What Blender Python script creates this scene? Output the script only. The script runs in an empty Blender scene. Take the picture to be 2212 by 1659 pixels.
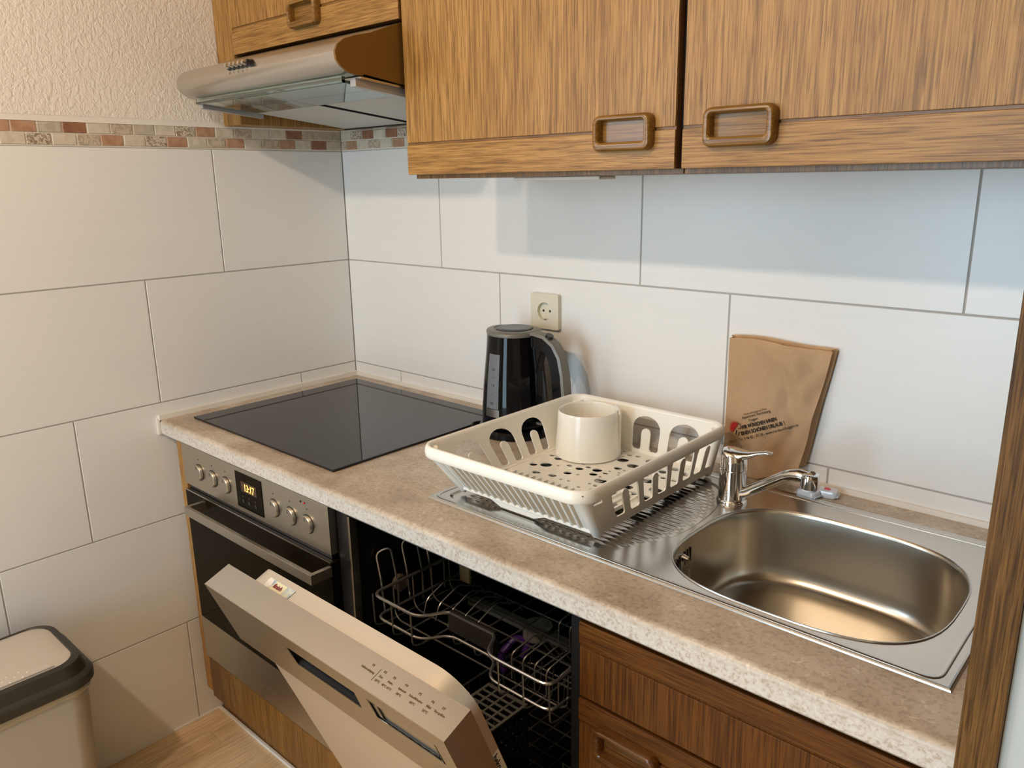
import bpy, bmesh, math, random
from mathutils import Vector, Matrix
R = math.radians
random.seed(7)
sc = bpy.context.scene
COL = sc.collection

# ------------------------------------------------------------------ camera, world, lights, exposure
def look_matrix(yaw, pitch, roll, loc):
    y, p, r = R(yaw), R(pitch), R(roll)
    f = Vector((-math.sin(y) * math.cos(p), math.cos(y) * math.cos(p), math.sin(p)))
    rt = Vector((math.cos(y), math.sin(y), 0)); up = rt.cross(f)
    rt2 = rt * math.cos(r) + up * math.sin(r); up2 = -rt * math.sin(r) + up * math.cos(r)
    m = Matrix((rt2, up2, -f)).transposed().to_4x4(); m.translation = loc
    return m
cd = bpy.data.cameras.new('camera'); cam = bpy.data.objects.new('camera', cd); COL.objects.link(cam)
cd.sensor_width = 36.0; cd.lens = 1703.86 / 2212 * 36.0; cd.clip_start = 0.02
cam.matrix_world = look_matrix(42.344, -14.517, -0.892, (1.892, -1.3847, 1.4086))
sc.camera = cam
sc.view_settings.view_transform = 'Standard'; sc.view_settings.look = 'None'
sc.view_settings.gamma = 1.0; sc.view_settings.use_curve_mapping = False
sc.view_settings.exposure = -0.1
sc.cycles.max_bounces = 10; sc.cycles.diffuse_bounces = 5; sc.cycles.glossy_bounces = 5
sc.cycles.use_denoising = True
sc.cycles.sample_clamp_indirect = 6.0
sc.cycles.caustics_reflective = False; sc.cycles.caustics_refractive = False
w = bpy.data.worlds.new('World'); sc.world = w; w.use_nodes = True
w.node_tree.nodes['Background'].inputs[0].default_value = (0.55, 0.78, 1.0, 1)
w.node_tree.nodes['Background'].inputs[1].default_value = 2.0
def light(name, kind, loc, power, color, **k):
    l = bpy.data.lights.new(name, kind); l.energy = power; l.color = color
    for a, b in k.items(): setattr(l, a, b)
    o = bpy.data.objects.new(name, l); o.location = loc; COL.objects.link(o); return o
WARM = (1.0, 0.785, 0.60)
light('ceiling_spot', 'POINT', (1.12, -1.88, 2.22), 37, WARM, shadow_soft_size=0.03)
light('ceiling_spot', 'POINT', (0.70, -1.88, 2.22), 23, WARM, shadow_soft_size=0.03)
# daylight through the window opening of the left wall
dl = light('window_daylight', 'AREA', (-0.12, -2.45, 1.60), 26, (0.62, 0.84, 1.0), shape='RECTANGLE', size=1.1, size_y=1.1)
dl.rotation_euler = (R(90), 0, R(-90))
# daylight through the window opening of the rear wall
dr2 = light('window_daylight', 'AREA', (1.0, -3.83, 1.10), 54, (0.60, 0.84, 1.0), shape='RECTANGLE', size=0.95, size_y=2.0)
dr2.rotation_euler = (R(90), 0, 0)

# ------------------------------------------------------------------ materials
def newmat(name):
    m = bpy.data.materials.new(name); m.use_nodes = True
    nt = m.node_tree; return m, nt, nt.nodes, nt.links, nt.nodes['Principled BSDF']
def plain(name, col, rough=0.5, metal=0.0, bump=0, bscale=200, spec=None, coat=0, trans=0, emit=None, estr=0):
    m, nt, N, L, B = newmat(name)
    B.inputs['Base Color'].default_value = (*col, 1); B.inputs['Roughness'].default_value = rough
    B.inputs['Metallic'].default_value = metal
    if spec is not None: B.inputs['Specular IOR Level'].default_value = spec
    if coat: B.inputs['Coat Weight'].default_value = coat; B.inputs['Coat Roughness'].default_value = 0.05
    if trans: B.inputs['Transmission Weight'].default_value = trans
    if emit: B.inputs['Emission Color'].default_value = (*emit, 1); B.inputs['Emission Strength'].default_value = estr
    if bump:
        tc = N.new('ShaderNodeTexCoord'); n = N.new('ShaderNodeTexNoise'); n.inputs['Scale'].default_value = bscale
        n.inputs['Detail'].default_value = 4
        b = N.new('ShaderNodeBump'); b.inputs['Strength'].default_value = bump; b.inputs['Distance'].default_value = 0.01
        L.new(tc.outputs['Object'], n.inputs['Vector']); L.new(n.outputs['Fac'], b.inputs['Height']); L.new(b.outputs['Normal'], B.inputs['Normal'])
    return m
def ramp(N, pts):
    r = N.new('ShaderNodeValToRGB'); e = r.color_ramp.elements
    e[0].position = pts[0][0]; e[0].color = (*pts[0][1], 1); e[1].position = pts[-1][0]; e[1].color = (*pts[-1][1], 1)
    for p, c in pts[1:-1]:
        x = e.new(p); x.color = (*c, 1)
    return r
def mixc(N, L, kind, fac, a, b):
    m = N.new('ShaderNodeMix'); m.data_type = 'RGBA'; m.blend_type = kind
    if isinstance(fac, float): m.inputs[0].default_value = fac
    else: L.new(fac, m.inputs[0])
    for s, v in ((6, a), (7, b)):
        if isinstance(v, tuple): m.inputs[s].default_value = (*v, 1)
        else: L.new(v, m.inputs[s])
    return m.outputs[2]
def oak(name, axis, light_c, mid_c, dark_c, rough=0.38, pore=0.75, spec=0.5):
    """axis: grain direction 'x', 'y' or 'z'"""
    m, nt, N, L, B = newmat(name)
    tc = N.new('ShaderNodeTexCoord'); oi = N.new('ShaderNodeObjectInfo')
    add = N.new('ShaderNodeVectorMath'); add.operation = 'ADD'
    sclr = N.new('ShaderNodeVectorMath'); sclr.operation = 'SCALE'; sclr.inputs['Scale'].default_value = 7.3
    cmb = N.new('ShaderNodeCombineXYZ')
    for i in range(3): L.new(oi.outputs['Random'], cmb.inputs[i])
    L.new(cmb.outputs[0], sclr.inputs[0]); L.new(tc.outputs['Object'], add.inputs[0]); L.new(sclr.outputs[0], add.inputs[1])
    def mp(across, along):
        s = {'x': (along, across, across), 'y': (across, along, across), 'z': (across, across, along)}[axis]
        q = N.new('ShaderNodeMapping'); q.inputs['Scale'].default_value = s; L.new(add.outputs[0], q.inputs['Vector']); return q.outputs[0]
    def noise(v, sc_, det=3, dist=0.0, rough_=0.5):
        n = N.new('ShaderNodeTexNoise'); n.inputs['Scale'].default_value = sc_; n.inputs['Detail'].default_value = det
        n.inputs['Distortion'].default_value = dist; n.inputs['Roughness'].default_value = rough_
        L.new(v, n.inputs['Vector']); return n.outputs['Fac']
    # broad flowing figure
    big = noise(mp(9, 1.3), 1.0, 2, 1.2)
    mul = N.new('ShaderNodeMath'); mul.operation = 'MULTIPLY'; mul.inputs[1].default_value = 26; L.new(big, mul.inputs[0])
    sn = N.new('ShaderNodeMath'); sn.operation = 'SINE'; L.new(mul.outputs[0], sn.inputs[0])
    r0 = N.new('ShaderNodeMapRange'); r0.inputs[1].default_value = -1; L.new(sn.outputs[0], r0.inputs[0])
    mid = noise(mp(340, 9), 1.0, 4, 0.3)
    base = ramp(N, [(0.30, dark_c), (0.5, mid_c), (0.68, light_c)]); 
    avg = N.new('ShaderNodeMath'); avg.operation = 'MULTIPLY_ADD'; avg.inputs[1].default_value = 0.09
    L.new(r0.outputs[0], avg.inputs[0]); 
    sub = N.new('ShaderNodeMath'); sub.operation = 'SUBTRACT'; sub.inputs[1].default_value = 0.03; L.new(mid, sub.inputs[0])
    L.new(sub.outputs[0], avg.inputs[2]); L.new(avg.outputs[0], base.inputs[0])
    pores = noise(mp(620, 18), 1.0, 2, 0.0)
    pr = ramp(N, [(0.36, (0.45, 0.38, 0.32)), (0.50, (1, 1, 1))]); L.new(pores, pr.inputs[0])
    col = mixc(N, L, 'MULTIPLY', pore, base.outputs[0], pr.outputs[0])
    L.new(col, B.inputs['Base Color']); B.inputs['Roughness'].default_value = rough; B.inputs['Specular IOR Level'].default_value = spec
    b = N.new('ShaderNodeBump'); b.inputs['Strength'].default_value = 0.25; b.inputs['Distance'].default_value = 0.001
    L.new(pores, b.inputs['Height']); L.new(b.outputs['Normal'], B.inputs['Normal'])
    return m
LO = ((0.41, 0.225, 0.068), (0.32, 0.165, 0.043), (0.195, 0.092, 0.021))
MO = ((0.25, 0.115, 0.024), (0.18, 0.078, 0.014), (0.10, 0.04, 0.007))  # mid-brown tone between the light and the dark oak
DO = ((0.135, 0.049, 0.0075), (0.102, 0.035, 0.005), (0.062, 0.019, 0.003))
md_h = oak('mid_oak_horizontal', 'x', *MO)
oak_v = oak('oak_vertical', 'z', *LO, spec=0.35); oak_h = oak('oak_horizontal', 'x', *LO, spec=0.35)
hand = oak('oak_handle', 'x', (0.27, 0.135, 0.026), (0.21, 0.10, 0.018), (0.13, 0.06, 0.010), rough=0.25, pore=0.5)
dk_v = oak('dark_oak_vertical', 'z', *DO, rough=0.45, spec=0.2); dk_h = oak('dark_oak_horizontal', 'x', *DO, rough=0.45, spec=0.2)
md_v = oak('mid_oak_vertical', 'z', *MO, rough=0.35); md_y = oak('mid_oak_depth', 'y', *MO, rough=0.4)
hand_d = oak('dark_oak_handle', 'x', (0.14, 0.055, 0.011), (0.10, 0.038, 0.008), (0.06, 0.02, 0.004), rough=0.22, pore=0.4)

def steel(name, col=(0.60, 0.58, 0.55), rough=0.28, axis='x', amt=0.12):
    m, nt, N, L, B = newmat(name)
    B.inputs['Metallic'].default_value = 1.0
    tc = N.new('ShaderNodeTexCoord'); q = N.new('ShaderNodeMapping')
    q.inputs['Scale'].default_value = {'x': (4, 700, 700), 'y': (700, 4, 700), 'z': (700, 700, 4)}[axis]
    n = N.new('ShaderNodeTexNoise'); n.inputs['Scale'].default_value = 1; n.inputs['Detail'].default_value = 3
    L.new(tc.outputs['Object'], q.inputs[0]); L.new(q.outputs[0], n.inputs['Vector'])
    r = N.new('ShaderNodeMapRange'); r.inputs[3].default_value = rough - amt / 8; r.inputs[4].default_value = rough + amt / 8
    L.new(n.outputs['Fac'], r.inputs[0]); L.new(r.outputs[0], B.inputs['Roughness'])
    B.inputs['Base Color'].default_value = (*col, 1)
    return m
inox = steel('brushed_steel'); inox_sink = steel('sink_steel', (0.62, 0.60, 0.57), 0.23, 'x', 0.1)
inox_bowl = plain('sink_bowl_steel', (0.55, 0.52, 0.46), 0.27, 1.0)
inox_warm = steel('oven_steel', (0.52, 0.49, 0.43), 0.32)
chrome = plain('chrome', (0.75, 0.75, 0.75), 0.05, 1.0)
wire_m = plain('grey_wire', (0.42, 0.40, 0.38), 0.3, 0.85)
blackglass = plain('black_glass', (0.006, 0.006, 0.008), 0.03, 0, spec=0.5)
ovenglass = plain('oven_glass', (0.008, 0.006, 0.003), 0.05, 0, spec=0.15)
ovenglass.node_tree.nodes['Principled BSDF'].inputs['IOR'].default_value = 1.25
ovenglass.node_tree.nodes['Principled BSDF'].inputs['Specular Tint'].default_value = (0.55, 0.40, 0.22, 1)
blackpl = plain('black_plastic', (0.012, 0.012, 0.013), 0.3)
glossblack = plain('gloss_black_plastic', (0.003, 0.003, 0.004), 0.05, spec=0.22)
darkcav = plain('unlit_tub_steel', (0.02, 0.018, 0.016), 0.35, 0.6)  # stainless tub painted near black for the lack of light inside
greypl = plain('grey_plastic', (0.16, 0.155, 0.13), 0.35)
white_pl = plain('cream_plastic', (0.92, 0.89, 0.81), 0.28)
white_cup = plain('ivory_plastic', (0.92, 0.88, 0.79), 0.22, coat=0.3)
whitec = plain('white_caulk', (0.80, 0.76, 0.70), 0.5)
socket_m = plain('ivory_socket', (0.72, 0.68, 0.54), 0.3)
ink = plain('black_ink', (0.02, 0.016, 0.012), 0.6)
inkb = plain('brown_ink', (0.16, 0.10, 0.05), 0.6)
red_ink = plain('red_ink', (0.45, 0.01, 0.01), 0.6)
grout = plain('grey_grout', (0.42, 0.40, 0.38), 0.85)
grout_l = plain('light_grout', (0.72, 0.66, 0.57), 0.85)
wallpaint = plain('bounce_tint_paint', (0.47, 0.37, 0.25), 0.9)  # unseen walls' colour, darkened and warmed to tint the bounced light
doorpaint = plain('daylit_white_paint', (0.50, 0.55, 0.57), 0.6)  # white partition paint with the daylight's blue-grey cast put into its colour
brown_end = plain('brown_steel_end', (0.20, 0.105, 0.022), 0.35, 0.3)
glass = plain('greenish_glass', (0.78, 0.92, 0.88), 0.02, trans=0.95)
amber = plain('amber_digits', (0.9, 0.35, 0.05), 0.5, emit=(1.0, 0.42, 0.08), estr=4.0)
bin_grey = plain('warm_grey_plastic', (0.46, 0.41, 0.35), 0.32)
bin_dark = plain('charcoal_plastic', (0.030, 0.027, 0.020), 0.42)
lid_grey = plain('silver_grey_lid', (0.58, 0.52, 0.45), 0.30)

def tile_material():
    m, nt, N, L, B = newmat('glazed_white_tile')
    tc = N.new('ShaderNodeTexCoord'); q = N.new('ShaderNodeMapping'); q.inputs['Scale'].default_value = (1.5, 1.5, 60)
    n = N.new('ShaderNodeTexNoise'); n.inputs['Scale'].default_value = 1.5; n.inputs['Detail'].default_value = 3
    L.new(tc.outputs['Object'], q.inputs[0]); L.new(q.outputs[0], n.inputs['Vector'])
    r = ramp(N, [(0.3, (0.81, 0.80, 0.78)), (0.7, (0.825, 0.815, 0.795))]); L.new(n.outputs['Fac'], r.inputs[0])
    L.new(r.outputs[0], B.inputs['Base Color']); B.inputs['Roughness'].default_value = 0.30
    b = N.new('ShaderNodeBump'); b.inputs['Strength'].default_value = 0.02; b.inputs['Distance'].default_value = 0.001
    L.new(n.outputs['Fac'], b.inputs['Height']); L.new(b.outputs['Normal'], B.inputs['Normal'])
    return m
tile_m = tile_material()
def stone(name, c1, c2, rough=0.4, sc_=60, veins=False):
    m, nt, N, L, B = newmat(name)
    tc = N.new('ShaderNodeTexCoord'); oi = N.new('ShaderNodeObjectInfo')
    add = N.new('ShaderNodeVectorMath'); add.operation = 'ADD'; L.new(tc.outputs['Object'], add.inputs[0]); L.new(oi.outputs['Random'], add.inputs[1])
    n = N.new('ShaderNodeTexNoise'); n.inputs['Scale'].default_value = sc_; n.inputs['Detail'].default_value = 5; n.inputs['Distortion'].default_value = 1.5 if veins else 0.3
    L.new(add.outputs[0], n.inputs['Vector'])
    r = ramp(N, [(0.38, c1), (0.58, c2)] if not veins else [(0.46, c1), (0.52, c2)]); L.new(n.outputs['Fac'], r.inputs[0])
    L.new(r.outputs[0], B.inputs['Base Color']); B.inputs['Roughness'].default_value = rough
    return m
MOS = {
 'o': stone('mosaic_orange', (0.38, 0.21, 0.125), (0.46, 0.28, 0.18)),
 'b': stone('mosaic_brown', (0.24, 0.11, 0.06), (0.31, 0.155, 0.09)),
 'g': stone('mosaic_greige', (0.42, 0.37, 0.29), (0.52, 0.47, 0.38)),
 's': stone('mosaic_sand', (0.55, 0.49, 0.39), (0.64, 0.58, 0.48)),
 'd': stone('mosaic_dark_patterned', (0.26, 0.19, 0.13), (0.60, 0.53, 0.44), sc_=150, veins=True),
 't': stone('mosaic_tan_patterned', (0.42, 0.34, 0.25), (0.55, 0.47, 0.37), sc_=90, veins=True)}

def plaster_material():
    m, nt, N, L, B = newmat('rough_plaster')
    B.inputs['Base Color'].default_value = (0.80, 0.74, 0.67, 1); B.inputs['Roughness'].default_value = 0.9
    tc = N.new('ShaderNodeTexCoord'); n = N.new('ShaderNodeTexNoise'); n.inputs['Scale'].default_value = 120; n.inputs['Detail'].default_value = 5; n.inputs['Distortion'].default_value = 0.8
    q = N.new('ShaderNodeMapping'); q.inputs['Scale'].default_value = (1, 1, 0.7)
    L.new(tc.outputs['Object'], q.inputs[0]); L.new(q.outputs[0], n.inputs['Vector'])
    b = N.new('ShaderNodeBump'); b.inputs['Strength'].default_value = 0.5; b.inputs['Distance'].default_value = 0.006
    L.new(n.outputs['Fac'], b.inputs['Height']); L.new(b.outputs['Normal'], B.inputs['Normal'])
    return m
plaster = plaster_material()
def worktop_material():
    m, nt, N, L, B = newmat('beige_stone_laminate')
    tc = N.new('ShaderNodeTexCoord')
    def noise(s, d, di=0.0, sc3=(1, 1, 1)):
        q = N.new('ShaderNodeMapping'); q.inputs['Scale'].default_value = sc3; L.new(tc.outputs['Object'], q.inputs[0])
        n = N.new('ShaderNodeTexNoise'); n.inputs['Scale'].default_value = s; n.inputs['Detail'].default_value = d; n.inputs['Distortion'].default_value = di
        L.new(q.outputs[0], n.inputs['Vector']); return n.outputs['Fac']
    a = ramp(N, [(0.34, (0.40, 0.32, 0.24)), (0.5, (0.50, 0.415, 0.32)), (0.66, (0.60, 0.525, 0.435))]); L.new(noise(9, 5, 0.6), a.inputs[0])
    f = ramp(N, [(0.40, (0.60, 0.50, 0.42)), (0.5, (1, 1, 1))]); L.new(noise(150, 4, 0.5), f.inputs[0])
    s = ramp(N, [(0.60, (0, 0, 0)), (0.68, (0.35, 0.33, 0.30))]); L.new(noise(70, 6, 1.0, (1, 1, 1)), s.inputs[0])
    c = mixc(N, L, 'MULTIPLY', 0.45, a.outputs[0], f.outputs[0]); c = mixc(N, L, 'ADD', 0.35, c, s.outputs[0])
    # edge band: speckled front face, painted lighter and greyer for the daylight on it
    g = N.new('ShaderNodeNewGeometry'); sp = N.new('ShaderNodeSeparateXYZ'); L.new(tc.outputs['Object'], sp.inputs[0])
    mr = N.new('ShaderNodeMapRange'); mr.inputs[1].default_value = 0.838; mr.inputs[2].default_value = 0.850
    mr.inputs[3].default_value = 1.0; mr.inputs[4].default_value = 0.0; L.new(sp.outputs[2], mr.inputs[0])
    e = ramp(N, [(0.34, (0.46, 0.38, 0.31)), (0.47, (0.60, 0.55, 0.49)), (0.7, (0.68, 0.65, 0.60))]); L.new(noise(210, 5, 0.4), e.inputs[0])
    c = mixc(N, L, 'MIX', mr.outputs[0], c, e.outputs[0])
    L.new(c, B.inputs['Base Color']); B.inputs['Roughness'].default_value = 0.36
    b = N.new('ShaderNodeBump'); b.inputs['Strength'].default_value = 0.12; b.inputs['Distance'].default_value = 0.002
    L.new(noise(300, 3), b.inputs['Height']); L.new(b.outputs['Normal'], B.inputs['Normal'])
    return m
worktop_m = worktop_material()
floor_m = oak('beech_laminate', 'y', (0.80, 0.62, 0.40), (0.72, 0.53, 0.32), (0.56, 0.38, 0.20), rough=0.35, pore=0.25)
def paper_material():
    m, nt, N, L, B = newmat('brown_kraft_paper')
    tc = N.new('ShaderNodeTexCoord'); n = N.new('ShaderNodeTexNoise'); n.inputs['Scale'].default_value = 14; n.inputs['Detail'].default_value = 4
    L.new(tc.outputs['Object'], n.inputs['Vector'])
    r = ramp(N, [(0.3, (0.72, 0.50, 0.29)), (0.7, (0.80, 0.58, 0.35))]); L.new(n.outputs['Fac'], r.inputs[0]); L.new(r.outputs[0], B.inputs['Base Color'])
    B.inputs['Roughness'].default_value = 0.65
    v = N.new('ShaderNodeTexNoise'); v.inputs['Scale'].default_value = 11; v.inputs['Distortion'].default_value = 2.2; L.new(tc.outputs['Object'], v.inputs['Vector'])
    b = N.new('ShaderNodeBump'); b.inputs['Strength'].default_value = 0.5; b.inputs['Distance'].default_value = 0.008
    L.new(v.outputs['Fac'], b.inputs['Height']); L.new(b.outputs['Normal'], B.inputs['Normal'])
    return m
paper = paper_material()
def mesh_filter_material():
    m, nt, N, L, B = newmat('perforated_filter')
    tc = N.new('ShaderNodeTexCoord'); wv = N.new('ShaderNodeTexWave'); wv.wave_type = 'BANDS'; wv.bands_direction = 'X'; wv.inputs['Scale'].default_value = 50
    wv2 = N.new('ShaderNodeTexWave'); wv2.wave_type = 'BANDS'; wv2.bands_direction = 'Y'; wv2.inputs['Scale'].default_value = 50
    L.new(tc.outputs['Object'], wv.inputs['Vector']); L.new(tc.outputs['Object'], wv2.inputs['Vector'])
    mu = N.new('ShaderNodeMath'); mu.operation = 'MULTIPLY'; L.new(wv.outputs['Fac'], mu.inputs[0]); L.new(wv2.outputs['Fac'], mu.inputs[1])
    r = ramp(N, [(0.25, (0.62, 0.61, 0.58)), (0.5, (0.10, 0.09, 0.08))]); L.new(mu.outputs[0], r.inputs[0]); L.new(r.outputs[0], B.inputs['Base Color'])
    B.inputs['Roughness'].default_value = 0.4; B.inputs['Metallic'].default_value = 0.4
    return m
filter_m = mesh_filter_material()

# ------------------------------------------------------------------ mesh helpers
def box(bm, x0, x1, y0, y1, z0, z1, bev=0.0, seg=2):
    g = bmesh.new()
    v = [g.verts.new((x, y, z)) for x in (x0, x1) for y in (y0, y1) for z in (z0, z1)]
    for f in ((0, 1, 3, 2), (4, 6, 7, 5), (0, 4, 5, 1), (2, 3, 7, 6), (0, 2, 6, 4), (1, 5, 7, 3)): g.faces.new([v[i] for i in f])
    bmesh.ops.recalc_face_normals(g, faces=g.faces)
    if bev: bmesh.ops.bevel(g, geom=list(g.edges), offset=bev, segments=seg, affect='EDGES', profile=0.5)
    merge(bm, g)
def merge(bm, g, fn=None):
    if fn:
        for v in g.verts: v.co = Vector(fn(v.co))
    d = {v: bm.verts.new(v.co) for v in g.verts}
    for f in g.faces:
        try: bm.faces.new([d[v] for v in f.verts])
        except ValueError: pass
    g.free()
def loft(bm, rings, closed=True, cap0=False, cap1=False):
    vs = [[bm.verts.new(p) for p in r] for r in rings]
    n = len(vs[0])
    for a, b in zip(vs, vs[1:]):
        for i in range(n if closed else n - 1):
            j = (i + 1) % n; bm.faces.new((a[i], a[j], b[j], b[i]))
    if cap0: bm.faces.new(list(reversed(vs[0])))
    if cap1: bm.faces.new(vs[-1])
    return vs
def prism(bm, poly, axis, a0, a1, bev=0):
    """poly of 2D points extruded along axis; for x: (y,z), y: (x,z), z: (x,y)"""
    def p(q, a): return {'x': (a, q[0], q[1]), 'y': (q[0], a, q[1]), 'z': (q[0], q[1], a)}[axis]
    g = bmesh.new(); loft(g, [[p(q, a0) for q in poly], [p(q, a1) for q in poly]], True, True, True)
    bmesh.ops.recalc_face_normals(g, faces=g.faces)
    if bev: bmesh.ops.bevel(g, geom=list(g.edges), offset=bev, segments=2, affect='EDGES', profile=0.5)
    merge(bm, g)
def lathe(bm, c, prof, n=32, cap0=True, cap1=True):
    loft(bm, [[(c[0] + r * math.cos(2 * math.pi * i / n), c[1] + r * math.sin(2 * math.pi * i / n), z) for i in range(n)] for r, z in prof], True, cap0, cap1)
def cyl(bm, p0, p1, r0, r1=None, n=20, caps=True):
    r1 = r0 if r1 is None else r1; p0, p1 = Vector(p0), Vector(p1); d = (p1 - p0).normalized()
    a = d.orthogonal().normalized(); b = d.cross(a)
    ring = lambda p, r: [p + (a * math.cos(2 * math.pi * i / n) + b * math.sin(2 * math.pi * i / n)) * r for i in range(n)]
    loft(bm, [ring(p0, r0), ring(p1, r1)], True, caps, caps)
def tube(bm, pts, r, n=6, closed=False, up=None, sx=1.0, sy=1.0):
    pts = [Vector(p) for p in pts]; m = len(pts); rings = []; prev = None
    rr = r if isinstance(r, (list, tuple)) else [r] * m
    for i, p in enumerate(pts):
        if closed: t = (pts[(i + 1) % m] - pts[i - 1]).normalized()
        else: t = (pts[min(i + 1, m - 1)] - pts[max(i - 1, 0)]).normalized()
        if up is not None: a = (Vector(up) - t * t.dot(Vector(up))).normalized()
        elif prev is None: a = t.orthogonal().normalized()
        else: a = (prev - t * prev.dot(t)).normalized()
        prev = a; b = t.cross(a)
        rings.append([p + (a * math.cos(2 * math.pi * k / n) * sx + b * math.sin(2 * math.pi * k / n) * sy) * rr[i] for k in range(n)])
    if closed: rings.append(rings[0])
    loft(bm, rings, True, not closed, not closed)
    if closed: bmesh.ops.remove_doubles(bm, verts=bm.verts, dist=1e-6)
def fil(pts, r, k=4, closed=False):
    """round the corners of a polyline"""
    pts = [Vector(p) for p in pts]; out = []; m = len(pts)
    for i, p in enumerate(pts):
        if not closed and i in (0, m - 1): out.append(p); continue
        a, b = pts[i - 1], pts[(i + 1) % m]; u, v = a - p, b - p
        d = min(r, u.length * 0.45, v.length * 0.45); s, e = p + u.normalized() * d, p + v.normalized() * d
        for j in range(k + 1):
            t = j / k; out.append(s * (1 - t) ** 2 + p * 2 * t * (1 - t) + e * t * t)
    return out
def rrect(cx, cy, w_, h_, r, k=5):
    o = []
    for sx, sy, a0 in ((1, 1, 0), (-1, 1, 90), (-1, -1, 180), (1, -1, 270)):
        for i in range(k + 1):
            a = R(a0 + 90 * i / k); o.append((cx + sx * (w_ / 2 - r) + r * math.cos(a), cy + sy * (h_ / 2 - r) + r * math.sin(a)))
    return o
def circle(cx, cy, r, n=20, ry=None):
    return [(cx + r * math.cos(2 * math.pi * i / n), cy + (ry or r) * math.sin(2 * math.pi * i / n)) for i in range(n)]
def holed(bm, outlines, thick, fn):
    """flat sheet with holes: outlines[0] outer, others holes (2D); thickness along w in 0..thick; fn(u,v,w)->xyz"""
    cu = bpy.data.curves.new('tmp', 'CURVE'); cu.dimensions = '2D'; cu.fill_mode = 'BOTH'; cu.extrude = thick / 2
    for o in outlines:
        s = cu.splines.new('POLY'); s.points.add(len(o) - 1); s.use_cyclic_u = True
        for p, q in zip(s.points, o): p.co = (q[0], q[1], 0, 1)
    ob = bpy.data.objects.new('tmp', cu); COL.objects.link(ob)
    dg = bpy.context.evaluated_depsgraph_get(); me = bpy.data.meshes.new_from_object(ob.evaluated_get(dg))
    g = bmesh.new(); g.from_mesh(me); bmesh.ops.remove_doubles(g, verts=g.verts, dist=1e-6)
    bpy.data.objects.remove(ob); bpy.data.curves.remove(cu); bpy.data.meshes.remove(me)
    for v in g.verts: v.co = Vector(fn(v.co.x, v.co.y, v.co.z + thick / 2))
    bmesh.ops.recalc_face_normals(g, faces=g.faces); merge(bm, g)
def obj(name, bm, m, parent=None, label=None, smooth=True, ang=35, kind=None, recalc=True):
    if recalc: bmesh.ops.recalc_face_normals(bm, faces=bm.faces)
    me = bpy.data.meshes.new(name); bm.to_mesh(me); bm.free(); me.materials.append(m)
    if smooth:
        me.polygons.foreach_set('use_smooth', [True] * len(me.polygons)); me.set_sharp_from_angle(angle=R(ang))
    o = bpy.data.objects.new(name, me); COL.objects.link(o)
    if smooth and len(me.polygons) < 6000:
        wn = o.modifiers.new('weighted_normals', 'WEIGHTED_NORMAL'); wn.keep_sharp = True; wn.weight = 80
    if parent: attach(o, parent)
    if label: o['label'] = label
    if kind: o['kind'] = kind
    return o
def origin_of(o):
    v = Vector(o.location); p = o.parent
    while p: v = v + p.location; p = p.parent
    return v
def attach(o, parent):
    o.parent = parent; o.matrix_parent_inverse = Matrix.Translation(-world_loc(parent))
W = {}
def world_loc(o): return W.get(o.name, Vector((0, 0, 0)))
def thing(name, label, cat, loc, group=None):
    e = bpy.data.objects.new(name, None); e.empty_display_size = 0.05; e.location = loc; COL.objects.link(e)
    W[e.name] = Vector(loc); e['label'] = label; e['category'] = cat
    if group: e['group'] = group
    return e
def tag(o, label, cat, group=None):
    o['label'] = label; o['category'] = cat
    if group: o['group'] = group
    return o
def part(name, m, parent, fn, **k):
    bm = bmesh.new(); fn(bm); return obj(name, bm, m, parent, **k)
def bpart(name, m, parent, x0, x1, y0, y1, z0, z1, bev=0.0, **k):
    bm = bmesh.new(); box(bm, x0, x1, y0, y1, z0, z1, bev); return obj(name, bm, m, parent, **k)
def struct(o): o['kind'] = 'structure'; return o
def text(s, size, org, right, up, m, parent, name='lettering', align='LEFT', depth=0.0002, sx=1.0, bold=0.0):
    cu = bpy.data.curves.new('t', 'FONT'); cu.body = s; cu.size = size; cu.align_x = align; cu.extrude = depth; cu.offset = bold
    cu.resolution_u = 2
    ob = bpy.data.objects.new('t', cu); COL.objects.link(ob)
    me = bpy.data.meshes.new_from_object(ob.evaluated_get(bpy.context.evaluated_depsgraph_get()))
    bpy.data.objects.remove(ob)
    r, u = Vector(right).normalized(), Vector(up).normalized(); nrm = r.cross(u); O = Vector(org)
    for v in me.vertices: v.co = O + r * v.co.x * sx + u * v.co.y + nrm * v.co.z
    me.materials.clear(); me.materials.append(m); me.name = name
    o = bpy.data.objects.new(name, me); COL.objects.link(o)
    if parent: attach(o, parent)
    return o

# ------------------------------------------------------------------ room shell
ZW = 0.852            # worktop height
RX, RY, RZ = 2.9, -3.7, 2.5
fl = struct(bpart('floor', floor_m, None, -0.1, RX + .1, RY - .1, 0.1, -0.1, -0.004, smooth=False))
struct(bpart('ceiling', wallpaint, None, -0.1, RX + .1, RY - .1, 0.1, RZ, RZ + 0.1, smooth=False))
# laminate strips
pm = {}
k = 0
for i in range(24):
    x0 = 0.004 + i * 0.066; y = -0.01 - (i * 0.173 % 0.42)
    while y > -1.75:
        y1 = max(y - 0.42, -1.8)
        bm = bmesh.new(); box(bm, x0, x0 + 0.0654, y1 + 0.0006, y, -0.006, 0.0, 0.0006, 1)
        obj('plank', bm, floor_m, fl, smooth=False); y = y1
wl_bm = bmesh.new()
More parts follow.
